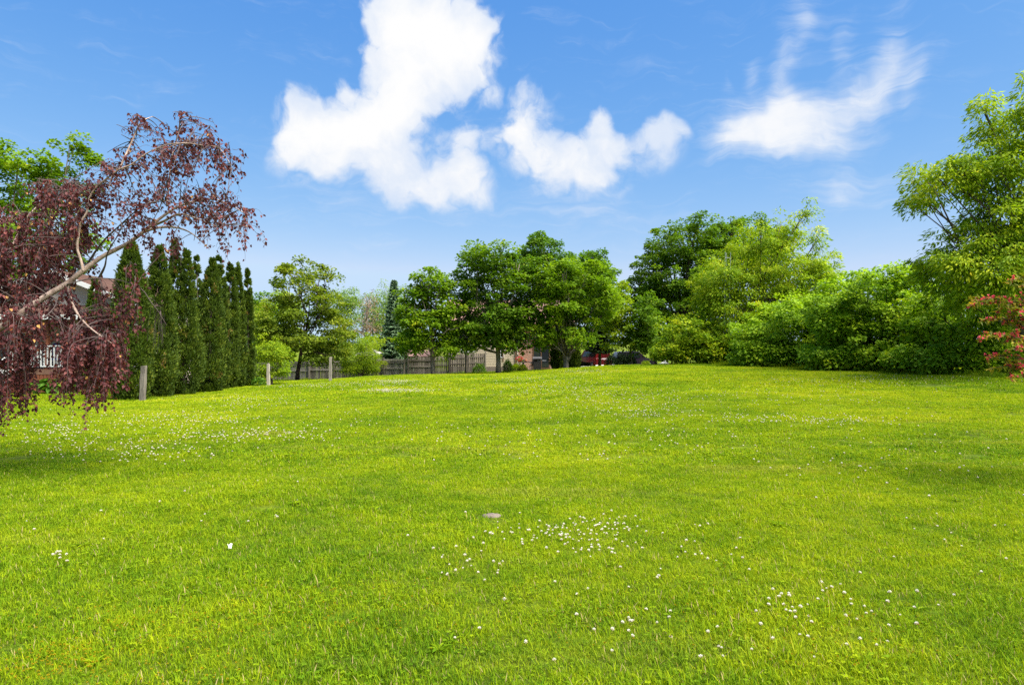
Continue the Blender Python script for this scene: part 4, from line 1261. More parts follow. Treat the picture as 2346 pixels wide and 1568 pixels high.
def patio():
    sheet('patio', .2, 4.4, 52.5, 59.5, M['paver'], .006, 'tan paved patio in front of the brick wall')
    sheet('driveway', 5.2, 16.0, 63.0, 86.0, M['gravel'], .006, 'pale gravel drive beyond the crest of the lawn')
    d = 54.0
    b = base_pt(1203, d)
    t = empty('patio_table', b, 'dark oblong patio table with thin legs on the tan paving', 'table')
    box_part('tabletop', M['black'], t, (0, 0, .72), (1.15, .8, .04))
    for sx in (-.48, .48):
        for sy in (-.3, .3): box_part('leg', M['black'], t, (sx, sy, .35), (.035, .035, .7))
    o = Acc()
    o.tube([(0, 0, 0), (0, 0, .05), (0, 0, .16), (0, 0, .2)], [.06, .1, .11, .09], 10)
    pt = tag(o.obj('clay_bowl', M['clay'], loc=b + np.array([.05, 0, .745])), 'round orange clay bowl standing on the patio table', 'bowl')
    for k, (px, dd, rz, lab) in enumerate(((1222, 54.6, -.5, 'dark metal patio chair east of the table'), (1196, 55.6, 2.9, 'dark metal patio chair behind the table'))):
        bb = base_pt(px, dd)
        c = empty('patio_chair', bb, ('dark metal patio chair between the table and the grill' if k == 0 else 'dark metal patio chair behind the oblong table'), 'chair', 'patio chairs', rz)
        box_part('seat', M['black'], c, (0, 0, .43), (.48, .46, .05)); box_part('backrest', M['black'], c, (0, .23, .72), (.46, .04, .5), rx=-.12)
        for sx in (-.21, .21):
            box_part('armrest', M['steel'], c, (sx, 0, .62), (.04, .44, .03))
            for sy in (-.2, .2): box_part('leg', M['black'], c, (sx, sy, .21), (.03, .03, .42))
    b = base_pt(1231, 54.5)
    gr = empty('barbecue_grill', b, 'silver barbecue grill with side shelf at the edge of the patio', 'grill')
    box_part('cabinet', M['black'], gr, (0, 0, .4), (.6, .5, .62)); Acc().prism([(-.25, .82), (.25, .82), (.25, .95), (.12, 1.12), (-.12, 1.12), (-.25, .95)], -.36, .36, axis='x').obj('lid', M['black'], gr)
    box_part('side_shelf', M['steel'], gr, (.52, 0, .8), (.36, .45, .04)); box_part('handle', M['black'], gr, (0, -.28, .95), (.5, .04, .04))
    for sx in (-.26, .26): Acc().tube([(sx - .03, -.2, .08), (sx + .03, -.2, .08)], .08, 10).obj('wheel', M['rubber'], gr)
    b = base_pt(1190, 55.0)
    pl = empty('flower_planter', b, 'tan square planter with red flowers at the corner of the siding', 'planter')
    Acc().prism([(-.16, 0), (.16, 0), (.22, .75), (-.22, .75)], -.2, .2).obj('pot', M['paver'], pl)
    g = np.random.default_rng(3)
    for nm, mt, n, zc in (('leaf_mass', 'maple', 90, .88), ('blossom_mass', 'petal_red', 120, 1.0)):
        a = Acc(); D = unit(g.normal(size=(n, 3)))
        add_leaves(a, D * np.array([.28, .28, .2]) * g.uniform(.4, 1, (n, 1)) + [0, 0, zc], D, np.array([0, 0, 1.0]) + g.normal(0, .5, (n, 3)), .1, .09, g.random(n)); a.obj(nm, M[mt], pl)
    for px, dd, s, lab in ((1182, 52.5, .42, 'low rounded yellow-green shrub beside the trunk at the patio corner'), (1197, 52.0, .36, 'low olive shrub in front of the patio table')):
        shrub(px, dd, s, lab, 'lime' if s > .4 else 'olive')
    # things on the crest
    b = base_pt(1337, 58)
    w = empty('wheelbarrow', b, 'black wheelbarrow tipped down beside the dark cedar column', 'wheelbarrow', rz=.3)
    Acc().add([(-.35, -.3, .3), (.35, -.3, .22), (.35, .3, .22), (-.35, .3, .3), (-.55, -.42, .68), (.55, -.42, .5), (.55, .42, .5), (-.55, .42, .68)],
              Q=[[3, 2, 1, 0], [0, 1, 5, 4], [1, 2, 6, 5], [2, 3, 7, 6], [3, 0, 4, 7]]).obj('tray', M['black'], w)
    Acc().tube([(-.72, -.06, .2), (-.72, .06, .2)], .2, 14).obj('wheel', M['rubber'], w)
    for sy in (-.26, .26):
        Acc().tube([(-.72, sy * .4, .2), (0, sy, .28), (.95, sy, .62)], .022, 6).obj('handle', M['post'], w)
        Acc().tube([(.3, sy, .3), (.36, sy, 0)], .018, 6).obj('leg', M['black'], w)
    car('red_car', 'red parked car under the dark spruce beyond the crest', M['red'], 1357, 68, R(115), H=1.75)
    car('plum_car', 'dark plum parked car between the slim pale trunk and the leaning trunk', M['plum'], 1452, 70, R(8), H=1.6)
    b = base_pt(1521, 58)
    c = empty('garden_chair', b, 'white garden chair by the hedge near the leaning trunk', 'chair', rz=-.6)
    box_part('seat', M['white'], c, (0, 0, .36), (.5, .5, .05), rx=.12); box_part('backrest', M['white'], c, (0, .28, .66), (.5, .05, .62), rx=-.35)
    for sx in (-.26, .26):
        box_part('armrest', M['white'], c, (sx, 0, .56), (.09, .6, .03))
        for sy in (-.22, .2): box_part('leg', M['white'], c, (sx, sy, .18), (.06, .06, .37))


def shrub(px, d, s, label, leaf, group=None, tall=1.0, name='shrub', L=.08, n=1500):
    g = np.random.default_rng(int(px * 7 + d))
    b = base_pt(px, d)
    r = empty(name, b, label, 'shrub', group)
    a = Acc()
    D = unit(g.normal(size=(n, 3))); D[:, 2] = np.abs(D[:, 2])
    bump_ = 1 + .22 * np.sin(D[:, 0] * 7 + 1) * np.sin(D[:, 1] * 6 + px)
    C = D * (s * bump_ * g.uniform(.45, 1, n) ** .5)[:, None] * np.array([1, 1, 1.25 * tall]) + [0, 0, .05]
    add_leaves(a, C, D + g.normal(0, .5, (n, 3)), np.array([0, 0, .7]) + D * .5 + g.normal(0, .4, (n, 3)), L * g.uniform(.6, 1.3, n), L * .7, np.clip(g.normal(.5, .22, n), 0, 1))
    a.obj('crown', M[leaf], r)
    st = Acc()
    for i in range(7):
        e = C[i * 9] * .85
        st.tube([(0, 0, -.05), e * .5 + g.normal(0, .02, 3), e], [.015, .011, .005], 5, cap=False)
    st.obj('stem_cluster', M['bark'], r)
    return r


def antenna_tower():
    d = 40.0
    b = base_pt(1662, d)
    r = empty('antenna_tower', b, 'slim galvanised lattice antenna tower rising through the light green tree', 'tower')
    h = CAMH + (CY - 578) * d / F0 - b[2]
    s = .155
    corners = [(-s, -.09), (s, -.09), (0, .18)]
    ln = .12
    for cx, cy_ in corners:
        Acc().tube([(cx, cy_, -.1), (cx + ln * .5, cy_, h * .5), (cx + ln, cy_, h)], .012, 6).obj('tower_leg', M['steel'], r)
    z = .35; k = 0
    while z < h - .1:
        o = ln * z / h
        for i in range(3):
            p, q = corners[i], corners[(i + 1) % 3]
            Acc().tube([(p[0] + o, p[1], z), (q[0] + o, q[1], z + (.0 if k % 2 else .0))], .007, 5).obj('rung', M['steel'], r)
        z += .42; k += 1


# ------------------------------------------------------------------ lawn details
def stone(px, py, w, label, seed):
    g = np.random.default_rng(seed)
    c = ground_at(px, py)
    a = Acc()
    nu, nv = 14, 7
    V = []
    for i in range(nv):
        for j in range(nu):
            ph = np.pi / 2 * i / (nv - 1); th = 2 * np.pi * j / nu
            k = 1 + .12 * math.sin(2 * th + seed) + .07 * math.sin(5 * th)
            V.append((w * k * math.cos(th) * math.cos(ph) ** .6, w * .72 * k * math.sin(th) * math.cos(ph) ** .6, .42 * w * math.sin(ph) ** .8 + g.normal(0, .0025)))
    Q = [[i * nu + j, i * nu + (j + 1) % nu, (i + 1) * nu + (j + 1) % nu, (i + 1) * nu + j] for i in range(nv - 1) for j in range(nu)]
    a.add(V, Q=Q)
    tag(a.obj('field_stone', M['stone'], loc=c + [0, 0, -.01], smooth=True), label, 'stone')


def scrap():
    g = np.random.default_rng(4)
    c = ground_at(527, 1262)
    n = 7
    X, Y = np.meshgrid(np.linspace(-.035, .035, n), np.linspace(0, .085, n))
    Z = .045 + Y * .45 + g.normal(0, .006, X.shape) + .012 * np.sin(X * 130)
    X = X * (1 - .3 * np.sin(Y * 60)); 
    i = np.arange(n - 1)[:, None] * n; j = np.arange(n - 1)[None, :]
    Q = np.stack([i + j, i + j + 1, i + n + j + 1, i + n + j], -1).reshape(-1, 4)
    V = np.stack([X, Y * .5 + g.normal(0, .004, X.shape), Z + Y * .3], -1)
    o = Acc().add(V, Q=Q).obj('tissue_scrap', M['paper'], loc=c, rz=.5)
    so = o.modifiers.new('thickness', 'SOLIDIFY'); so.thickness = .0012
    o.scale = (.42, .42, .5)
    tag(o, 'small crumpled white tissue scrap lying on the near grass', 'scrap')

# ------------------------------------------------------------------ purple weeping birch
def birch():
    g = np.random.default_rng(42)
    D0 = 8.5
    base = np.array([-8.7, 8.6, gz(-8.7, 8.6)])
    root = empty('purple_birch', base, 'purple-leaved weeping birch with a pale leaning limb and hanging curtains of leaves', 'tree')
    def W(px, py, dd=0.0):
        return P(px, py, D0 + dd) - base
    def path(pts, dd0=0.0, dd1=0.0):
        n = len(pts)
        ctl = np.array([W(px, py, dd0 + (dd1 - dd0) * i / max(1, n - 1)) for i, (px, py) in enumerate(pts)])
        # Catmull-Rom
        out = []
        for i in range(n - 1):
            p0, p1, p2, p3 = ctl[max(0, i - 1)], ctl[i], ctl[i + 1], ctl[min(n - 1, i + 2)]
            for k in np.linspace(0, 1, 5)[:-1]:
                out.append(.5 * (2 * p1 + (p2 - p0) * k + (2 * p0 - 5 * p1 + 4 * p2 - p3) * k * k + (3 * p1 - p0 - 3 * p2 + p3) * k ** 3))
        out.append(ctl[-1])
        return np.array(out)
    px2m = D0 / F0
    # the trunk stands outside the picture; its leaning limb comes in from the side
    tk = Acc()
    tk.tube([(0, 0, -.15), (.05, 0, .5), (.15, -.02, 1.0), (.05, 0, 1.9), (-.25, .1, 3.2), (-.3, .2, 4.6), (-.1, .3, 5.6)], [.24, .19, .17, .13, .10, .06, .02], 12)
    tk.obj('trunk', M['bark_birch'], root, smooth=True)
    limbs = []
    def limb(pts, w0, w1, dd0=0, dd1=0, mat='bark_birch', first=None):
        p = path(pts, dd0, dd1)
        if first is not None: p = np.vstack([first, p])
        w = np.linspace(w0, w1, len(p)) * px2m / 2 * (1 + .06 * g.normal(size=len(p)))
        Acc().tube(p, w, 9 if w0 > 8 else 6).obj('limb', M[mat], root, smooth=True)
        limbs.append(p)
    limb([(-330, 830), (-200, 800), (-90, 783), (0, 750), (60, 708), (110, 675), (153, 649), (191, 619), (237, 586), (289, 559), (327, 532), (346, 516), (395, 480), (434, 464), (486, 456), (526, 469), (570, 494)],
         18, 1.8, -.45, .3, first=np.array([[.15, -.02, 1.0]]))
    limb([(191, 622), (186, 598), (177, 568), (180, 535), (186, 508), (199, 486), (203, 458), (216, 434), (240, 412), (273, 388), (300, 377), (335, 352), (380, 332), (425, 328), (464, 333), (504, 341), (532, 385)], 6.5, 1.3, -.3, -.3)
    limb([(382, 472), (387, 423), (393, 363), (409, 300), (412, 262)], 5, 1.5, .2, .4)
    limb([(273, 388), (303, 322), (322, 281), (349, 267)], 5, 1.5, -.1, .3)
    limb([(327, 532), (362, 521), (404, 521), (440, 535), (480, 570)], 8, 1.5, .15, .5)
    limb([(346, 518), (376, 506), (410, 490), (450, 500), (500, 520)], 7, 1.5, .15, -.3)
    limb([(153, 651), (191, 641), (226, 637), (273, 641), (322, 660), (345, 690), (362, 712), (382, 745)], 3, .8, -.4, -.4, 'twig')
    limb([(226, 637), (240, 610), (246, 580), (262, 552), (280, 520)], 5, 1.5, 0, -.3, 'twig')
    limb([(153, 651), (164, 690), (177, 717), (200, 745), (232, 770), (255, 785)], 7, 2, 0, -.5)
    limb([(60, 708), (45, 690), (90, 655), (120, 600), (150, 540), (120, 480), (150, 420)], 5, 1.5, .2, .4, 'twig')
    limb([(0, 750), (-40, 690), (-10, 620), (30, 560), (60, 500), (110, 450)], 12, 2, .1, .7)
    limb([(-200, 800), (-160, 680), (-100, 560), (-60, 470), (0, 420)], 14, 2, .2, -.2)
    limb([(60, 708), (50, 745), (30, 770), (20, 800), (18, 840)], 5, 1.5, -.2, -.5, 'twig')
    limb([(110, 675), (130, 690), (110, 720), (70, 740), (30, 750)], 4, 1.5, -.2, -.6, 'twig')
    limb([(191, 619), (230, 560), (270, 520), (330, 470), (380, 460)], 5, 1.5, .1, -.5, 'twig')
    allp = np.concatenate(limbs)
    zones = [  # px, py, rx, ry, strands, shortest, longest, leafless share
        (325, 292, 62, 26, 40, 10, 36, 0), (425, 300, 70, 40, 90, 12, 40, 0), (470, 345, 60, 26, 70, 18, 60, 0), (515, 375, 22, 26, 22, 30, 70, 0), (360, 365, 105, 42, 150, 12, 45, 0),
        (300, 420, 100, 45, 130, 15, 50, 0), (430, 420, 90, 40, 120, 14, 50, 0), (505, 470, 60, 26, 62, 18, 70, 0), (552, 500, 24, 26, 24, 25, 80, 0), (460, 500, 70, 24, 44, 15, 50, 0),
        (225, 470, 80, 60, 115, 20, 70, 0), (130, 425, 65, 30, 100, 15, 60, 0), (115, 500, 100, 50, 140, 20, 70, 0), (60, 580, 110, 50, 175, 25, 80, 0),
        (190, 560, 80, 35, 80, 20, 60, 0), (40, 640, 80, 40, 120, 25, 75, 0), (110, 640, 80, 26, 36, 15, 60, 0), (310, 500, 70, 32, 46, 15, 50, 0), (0, 520, 60, 70, 100, 25, 80, 0),
        (205, 750, 62, 45, 105, 60, 190, 0), (235, 780, 35, 50, 50, 50, 150, 0), (165, 770, 30, 40, 34, 60, 160, 0), (200, 880, 22, 20, 14, 80, 150, 0), (250, 690, 45, 30, 28, 40, 110, .2), (295, 640, 30, 50, 14, 40, 110, .3), (300, 740, 26, 40, 10, 30, 80, .4),
        (15, 780, 40, 40, 66, 70, 210, 0), (45, 800, 25, 35, 24, 60, 160, 0), (85, 735, 45, 22, 34, 40, 110, .15), (20, 900, 24, 30, 12, 40, 110, 0), (180, 690, 80, 28, 46, 30, 90, 0), (60, 700, 70, 28, 46, 30, 90, 0), (350, 700, 28, 26, 16, 50, 110, 1.0), (390, 560, 70, 22, 26, 20, 60, 0), (500, 555, 50, 14, 12, 20, 60, 0),
        (-80, 520, 90, 120, 50, 40, 160, 0), (-150, 680, 90, 90, 20, 60, 160, 0)]
    tw, lf = Acc(), Acc()
    for px, py, rx, ry, ns, l0, l1, bare in zones:
        dd = g.uniform(-.25, .25) if px > 250 or py > 690 else g.uniform(.0, .55)
        spray = py < 560 and px > 150
        nf = max(3, ns // (3 if spray else 5))
        feeders = []
        for _ in range(nf):
            q = unit(g.normal(size=2)) * math.sqrt(g.uniform(0, 1)) * (1.18 if spray else 1.0)
            e = W(px + q[0] * rx, py + q[1] * ry, dd + g.normal(0, .3))
            s = allp[np.argmin(np.linalg.norm((allp - e) * np.array([1, .6, 1.0]), axis=1) + g.uniform(0, .25, len(allp)))]
            mid = (s + e) / 2 + np.array([0, 0, .12]) * np.linalg.norm(e - s) + g.normal(0, .02, 3)
            k = np.linspace(0, 1, 7)[:, None]
            f = s * (1 - k) ** 2 + 2 * mid * k * (1 - k) + e * k * k
            tw.tube(f, np.linspace(.0065, .003, 7), 4, cap=False)
            feeders.append(f)
        for _ in range(ns):
            f = feeders[g.integers(nf)]
            t = g.uniform(.2 if spray else .35, 1) * 6
            i = min(5, int(t)); s = f[i] + (f[i + 1] - f[i]) * (t - i) + g.normal(0, .02, 3)
            ln = g.uniform(l0, l1) * px2m
            n = 6
            dirx = unit((f[-1] - f[0])[None])[0] * np.array([1, 1, .2]) + g.normal(0, .35, 3)
            v = (unit(g.normal(size=(1, 3)))[0] * .8 + dirx * .3) if spray else dirx * .6 + np.array([0, 0, .1]); p = [s]
            for q in range(n):
                v = v * .75 + np.array([0, 0, -.16]) + g.normal(0, .12, 3) if spray else v * .62 + np.array([0, 0, -.45]) + g.normal(0, .06, 3)
                p.append(p[-1] + v / (np.linalg.norm(v) + 1e-6) * ln / n)
            p = np.array(p)
            p[:, 2] = np.maximum(p[:, 2], .12 + g.uniform(0, .1))
            tw.tube(p, np.linspace(.0028, .0012, n + 1), 3, cap=False)
            if g.random() < bare: continue
            m = max(3, int(ln / (.040 if spray else .027)))
            tt = np.sort(g.uniform(.05, 1, m)) * n
            ii = np.minimum(n - 1, tt.astype(int))
            C = p[ii] + (p[ii + 1] - p[ii]) * (tt - ii)[:, None]
            sd = g.normal(size=(m, 3)) * np.array([1, 1, .35])
            A = unit(sd) * .8 + np.array([0, 0, -.75])
            C = C + unit(sd) * .014
            N = g.normal(size=(m, 3)) + np.array([0, -.3, .5])
            L = g.uniform(.030, .052, m)
            tint = np.clip(g.normal(.5, .2, m) + (.03 if py > 700 else 0), 0, 1)
            add_leaves(lf, C, A, N, L, L * g.uniform(.68, .85, m), tint, shape='ovate', fold=.14, droop=.1)
    tw.obj('twig_curtain', M['twig'], root)
    lf.obj('crown', M['purple'], root)


# ------------------------------------------------------------------ pink-flowered shrub
def weigela():
    g = np.random.default_rng(77)
    d = 7.6
    base = np.array([6.55, 7.9, 0.0]); base[2] = gz(base[0], base[1])
    root = empty('weigela_shrub', base, 'arching shrub with pinkish red trumpet flowers and yellow-green leaves at the lawn edge', 'shrub')
    st, lf, fl = Acc(), Acc(), Acc()
    tips = [(2212, 700, 1), (2240, 690, .6), (2243, 776, 1), (2268, 822, .9), (2270, 735, .35), (2292, 648, .3), (2325, 640, .2), (2278, 846, .15), (2322, 868, 1), (2340, 905, 1), (2300, 800, .8),
            (2300, 700, .8), (2330, 720, .7), (2335, 770, .6), (2320, 830, .6), (2345, 680, .5), (2375, 680, .5), (2370, 790, .5), (2345, 840, .7), (2310, 740, .5), (2352, 655, .3)]
    for px, py, fr in tips:
        tip = P(px, py, d + g.normal(0, .15)) - base
        tip[1] += g.normal(0, .12)
        ctl = np.array([tip[0] * .25, tip[1] * .4, max(tip[2] * 1.12, .55) + .1])
        k = np.linspace(0, 1, 14)[:, None]
        p = 2 * ctl * k * (1 - k) + tip * k * k
        st.tube(p, np.linspace(.011, .003, 14), 5, cap=False)
        shoots = [(p[5:], 1.0)]
        for _ in range(7):
            i = g.integers(5, 13)
            dv = unit((p[13] - p[5])[None])[0] * .6 + g.normal(0, .5, 3) + [0, 0, .15]
            ln = g.uniform(.09, .22)
            q = np.array([p[i] + dv * ln * t + np.array([0, 0, -.25 * ln * t * t]) for t in np.linspace(0, 1, 6)])
            st.tube(q, np.linspace(.004, .002, 6), 4, cap=False)
            shoots.append((q, .6))
        for q, wgt in shoots:
            ln = np.linalg.norm(np.diff(q, axis=0), axis=1).sum()
            m = max(5, int(ln / .010))
            t = g.uniform(0, 1, m) * (len(q) - 1.001); i = t.astype(int)
            C = q[i] + (q[i + 1] - q[i]) * (t - i)[:, None]
            tg = unit(q[i + 1] - q[i])
            sd = unit(g.normal(size=(m, 3)) * np.array([1, 1, .5]))
            A = tg * .7 + sd * .9
            N = np.array([0, 0, 1.0]) + g.normal(0, .4, (m, 3))
            L = g.uniform(.042, .078, m)
            add_leaves(lf, C, A, N, L, L * .40, np.clip(g.normal(.5, .22, m), 0, 1), shape='ovate', droop=.15)
            nc = g.binomial(int(max(1, ln / .05)), min(1, fr * .8))
            for _ in range(nc):
                tt = g.uniform(.2, 1) * (len(q) - 1.001); i0 = int(tt)
                c = q[i0] + (q[i0 + 1] - q[i0]) * (tt - i0)
                for _ in range(g.integers(1, 4)):
                    ax = unit((tg[0] * .5 + g.normal(0, .6, 3) + [0, 0, .1])[None])[0]
                    cc = c + g.normal(0, .012, 3)
                    u = unit(np.cross(ax, g.normal(size=3))[None])[0]; v = np.cross(ax, u)
                    s = g.uniform(.75, 1.15)
                    tn = np.clip(g.normal(.5, .25), 0, 1)
                    a5 = np.arange(5) * 1.2566
                    # funnel, then five spreading lobes
                    ring = cc + ax * .024 * s + .007 * s * (np.cos(a5)[:, None] * u + np.sin(a5)[:, None] * v)
                    fl.add(np.vstack([cc[None], ring]), T=[[0, 1 + (k + 1) % 5, 1 + k] for k in range(5)], tint=tn * .7)
                    dirs = np.cos(a5)[:, None] * u + np.sin(a5)[:, None] * v
                    add_leaves(fl, ring - dirs * .002, dirs * .8 + ax * .55, np.broadcast_to(ax, (5, 3)) - dirs * .3, .017 * s, .013 * s, np.clip(tn + g.normal(0, .1, 5), 0, 1), fold=.1)
    st.obj('stem_cluster', M['twig'], root)
    lf.obj('leaf_spray', M['weigela'], root)
    fl.obj('blossom_spray', M['pink'], root)


# ------------------------------------------------------------------ planting plan
def plant_all():
    make_turf()
    make_clover()
    left_house()
    for k, (px, d, s, lab) in enumerate(((118, 27.0, 1.15, 'broad green hosta below the porch stair, middle of the three'), (85, 27.4, 1.0, 'green hosta at the foot of the white handrail'), (150, 27.4, 1.0, 'green hosta closest to the cedar row'))):
        hosta(px, d, s, lab, k)
    G = 'columnar cedars in the row'
    cedar('columnar_cedar', 'half-hidden small cedar behind the hanging birch leaves', 222, 640, 880, 22, 27.5, group=G, seed=1, n_clump=200)
    cedar('columnar_cedar', 'nearest broad cedar of the row, partly veiled by birch leaves', 300, 552, 918, 41, 23.5, group=G, seed=2, n_clump=420)
    cedar('columnar_cedar', 'cedar standing just behind the leaning grey post', 364, 563, 915, 33, 25.0, group=G, seed=3, n_clump=360)
    cedar('columnar_cedar', 'broadest cedar of the row, with a split double top', 420, 548, 908, 36, 26.5, group=G, seed=4, tops=2, n_clump=420)
    cedar('columnar_cedar', 'narrow cedar set back behind the double-topped one', 455, 586, 900, 15, 30.0, group=G, seed=5, n_clump=150)
    cedar('columnar_cedar', 'mid-row cedar just beyond the double-topped one', 479, 592, 902, 29, 28.0, group=G, seed=6, n_clump=320)
    cedar('columnar_cedar', 'slim cedar crowded between its mid-row neighbours', 505, 587, 895, 19, 29.5, group=G, seed=7, n_clump=230)
    cedar('columnar_cedar', 'brown-tipped cedar third from the far end of the row', 524, 600, 893, 20, 30.2, group=G, seed=8, n_clump=240)
    cedar('columnar_cedar', 'cedar second from the far end of the row', 547, 602, 890, 15, 31.4, group=G, seed=9, n_clump=210)
    cedar('columnar_cedar', 'last and farthest cedar of the row, beside the willow bush', 569, 618, 884, 13, 32.5, group=G, seed=10, n_clump=210)
    old_post(326, 838, 22.5, .15, .05, 'leaning split grey post in front of the cedar row', 1)
    old_post(615, 832, 33.0, .13, -.01, 'upright grey post in front of the bright willow bush', 2)
    old_post(757, 817, 34.0, .13, .005, 'slim weathered post standing before the grey fence panels', 3)
    shrub(592, 32.4, .28, 'small leafy weed at the foot of the last cedar', 'hosta', name='weed_plant', n=260, L=.12)
    birch()

    # beyond the left house
    tree('ash_tree', 'bright green tree rising behind the purple birch and bungalow', 'tree', 37, 40,
         [(25, 370, 50, 45), (0, 440, 70, 60), (175, 345, 26, 36), (140, 395, 36, 36), (120, 450, 55, 40), (40, 520, 80, 60), (140, 560, 60, 60), (30, 620, 100, 50), (-60, 420, 60, 90), (-70, 560, 70, 80), (95, 400, 18, 25)],
         'maple_bright', 'maple', .16, dens=2.6, L=.19, W=.17, trunk_top=3.2, limb_k=.5)
    # background at the fence
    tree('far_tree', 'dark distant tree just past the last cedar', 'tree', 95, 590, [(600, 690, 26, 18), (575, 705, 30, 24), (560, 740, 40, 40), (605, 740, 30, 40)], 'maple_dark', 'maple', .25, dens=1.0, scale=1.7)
    tree('lime_tree', 'round yellow-green tree behind the dark maple near the fence', 'tree', 62, 615,
         [(625, 725, 48, 42), (598, 765, 42, 45), (655, 700, 36, 28), (592, 815, 36, 40), (640, 780, 50, 50), (630, 835, 40, 30)], 'lime', 'feather', .2, dens=2.4, scale=1.25)
    tree('dark_maple', 'open-topped dark maple with a leaning black trunk before the grey fence', 'tree', 50, 681,
         [(690, 625, 36, 34), (735, 650, 32, 36), (652, 668, 38, 30), (700, 672, 40, 26), (752, 705, 42, 36), (650, 735, 58, 42), (715, 745, 62, 44), (760, 770, 45, 40), (640, 788, 48, 34), (700, 800, 60, 30), (752, 812, 45, 24)],
         'olive', 'maple', .14, dens=2.6, bark='twig_dark', lean=.75, hollow=.35)
    for i, (lab, bp, d, lobes, n) in enumerate((
            ('pale feathery willow just behind the dark maple', 790, 76, [(772, 690, 17, 28), (805, 688, 22, 22), (790, 740, 42, 42), (775, 800, 45, 40), (800, 700, 25, 30)], 0),
            ('pale willow behind the brown dying tree', 872, 78, [(872, 712, 26, 34), (882, 765, 36, 40), (850, 808, 45, 34), (850, 730, 30, 34), (860, 690, 12, 22)], 0),
            ('tallest pale willow beside the blue spruce', 900, 80, [(890, 686, 16, 34), (908, 690, 15, 34), (900, 740, 26, 40), (910, 780, 28, 40), (925, 720, 20, 30)], 0))):
        tree('willow_tree', lab, 'tree', d, bp, lobes, 'willow', 'thin', .16, dens=2.6, bark='bark_pale', group='pale willows behind the fence', scale=1.35, hollow=.2)
    tree('dying_tree', 'brown dying tree with bare reddish twigs behind the fence', 'tree', 72, 838, [(840, 715, 20, 42), (828, 758, 24, 26), (848, 688, 10, 22), (850, 745, 20, 30)], 'dead', 'thin', .12, dens=1.8, bark='bark_pale', nl=26, hollow=.1, twigs=9)
    tree('willow_bush', 'feathery olive bush growing against the grey fence', 'bush', 53, 832, [(830, 815, 40, 30), (800, 842, 26, 22), (862, 838, 30, 24), (845, 790, 36, 22), (820, 850, 30, 18)], 'lime', 'feather', .07, dens=4.5, scale=.8, trunk_top=.7, hollow=.2, fork=[(.4, .8), (-.4, .9), (.8, .7)])
    tree('willow_bush', 'bright green willow bush behind the upright grey post', 'bush', 35, 623, [(622, 808, 28, 32), (622, 848, 28, 30), (608, 795, 14, 24), (640, 830, 18, 34), (600, 860, 12, 20)], 'lime', 'feather', .06, dens=8, scale=.6, trunk_top=.6, hollow=.2)
    spruce('blue_spruce', 'blue-green spruce behind the fence next to the small bright maple', 903, 640, 57, 44, 'spruce', 1)
    # the maples
    tree('maple_tree', 'smaller bright maple with a thin forked trunk right of the blue spruce', 'tree', 46, 992,
         [(985, 645, 30, 26), (1012, 660, 22, 26), (955, 698, 40, 34), (1010, 708, 38, 34), (940, 745, 34, 32), (988, 760, 46, 38), (1032, 752, 24, 36), (955, 785, 34, 20), (1018, 796, 30, 22), (965, 665, 18, 20)], 'maple_bright', 'maple', .12, dens=4.4, bark='bark_pale', fork=[(-.5, 1.1), (.5, 1.2)])
    tree('maple_tree', 'large full maple with twin stems in front of the beige siding', 'tree', 47, 1142,
         [(1095, 592, 34, 34), (1148, 592, 34, 30), (1190, 608, 34, 32), (1075, 655, 36, 36), (1130, 660, 55, 45), (1190, 670, 45, 45), (1066, 715, 32, 36), (1110, 735, 42, 38), (1160, 735, 50, 42), (1205, 725, 32, 42), (1080, 782, 34, 22), (1140, 785, 40, 24), (1188, 785, 30, 24), (1062, 765, 26, 28)], 'maple', 'maple', .17, dens=4.0, bark='bark_pale', fork=[(-.35, 1.6), (.25, 1.7)])
    tree('slim_tree', 'thin pole-like tree trunk standing against the dark fence', 'tree', 53, 925, [(930, 785, 22, 22), (945, 775, 24, 20)], 'maple', 'maple', .075, dens=3.0, bark='bark_pale')
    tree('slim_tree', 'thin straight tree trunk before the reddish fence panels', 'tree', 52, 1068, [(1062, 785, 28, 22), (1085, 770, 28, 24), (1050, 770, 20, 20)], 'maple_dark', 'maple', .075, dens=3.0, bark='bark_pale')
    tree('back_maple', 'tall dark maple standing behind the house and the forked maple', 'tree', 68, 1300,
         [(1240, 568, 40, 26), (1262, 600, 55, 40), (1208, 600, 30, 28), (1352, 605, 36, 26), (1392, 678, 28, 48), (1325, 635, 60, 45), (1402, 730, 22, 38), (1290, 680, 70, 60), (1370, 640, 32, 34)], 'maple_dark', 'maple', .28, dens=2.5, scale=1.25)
    tree('maple_tree', 'round-headed maple with a stout pale forked trunk beside the patio', 'tree', 47, 1296,
         [(1285, 632, 46, 38), (1345, 630, 46, 38), (1248, 655, 36, 40), (1300, 685, 62, 46), (1368, 680, 42, 42), (1322, 730, 50, 40), (1268, 730, 42, 38), (1312, 775, 44, 24), (1245, 770, 28, 28), (1382, 712, 24, 24)], 'maple_bright', 'maple', .20, dens=4.0, bark='bark_pale', trunk_top=1.2, fork=[(-.4, 1.5), (.75, 1.4)])
    cedar('columnar_cedar', 'dark shaded cedar just behind the stout forked trunk', 1280, 742, 845, 16, 51, seed=21, n_clump=150, nsp=36, group='dark cedars at the patio', L=.2)
    cedar('columnar_cedar', 'dark shaded cedar between the forked trunk and the wheelbarrow', 1311, 746, 845, 16, 51.5, seed=22, n_clump=150, nsp=36, group='dark cedars at the patio', L=.2)
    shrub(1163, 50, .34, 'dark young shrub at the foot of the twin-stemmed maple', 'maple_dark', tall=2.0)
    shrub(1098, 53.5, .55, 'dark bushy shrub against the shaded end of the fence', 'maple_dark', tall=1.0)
    spruce('dark_spruce', 'dark spruce with drooping boughs above the red car', 1374, 692, 57, 48, 'spruce_dark', 2, start=.27)
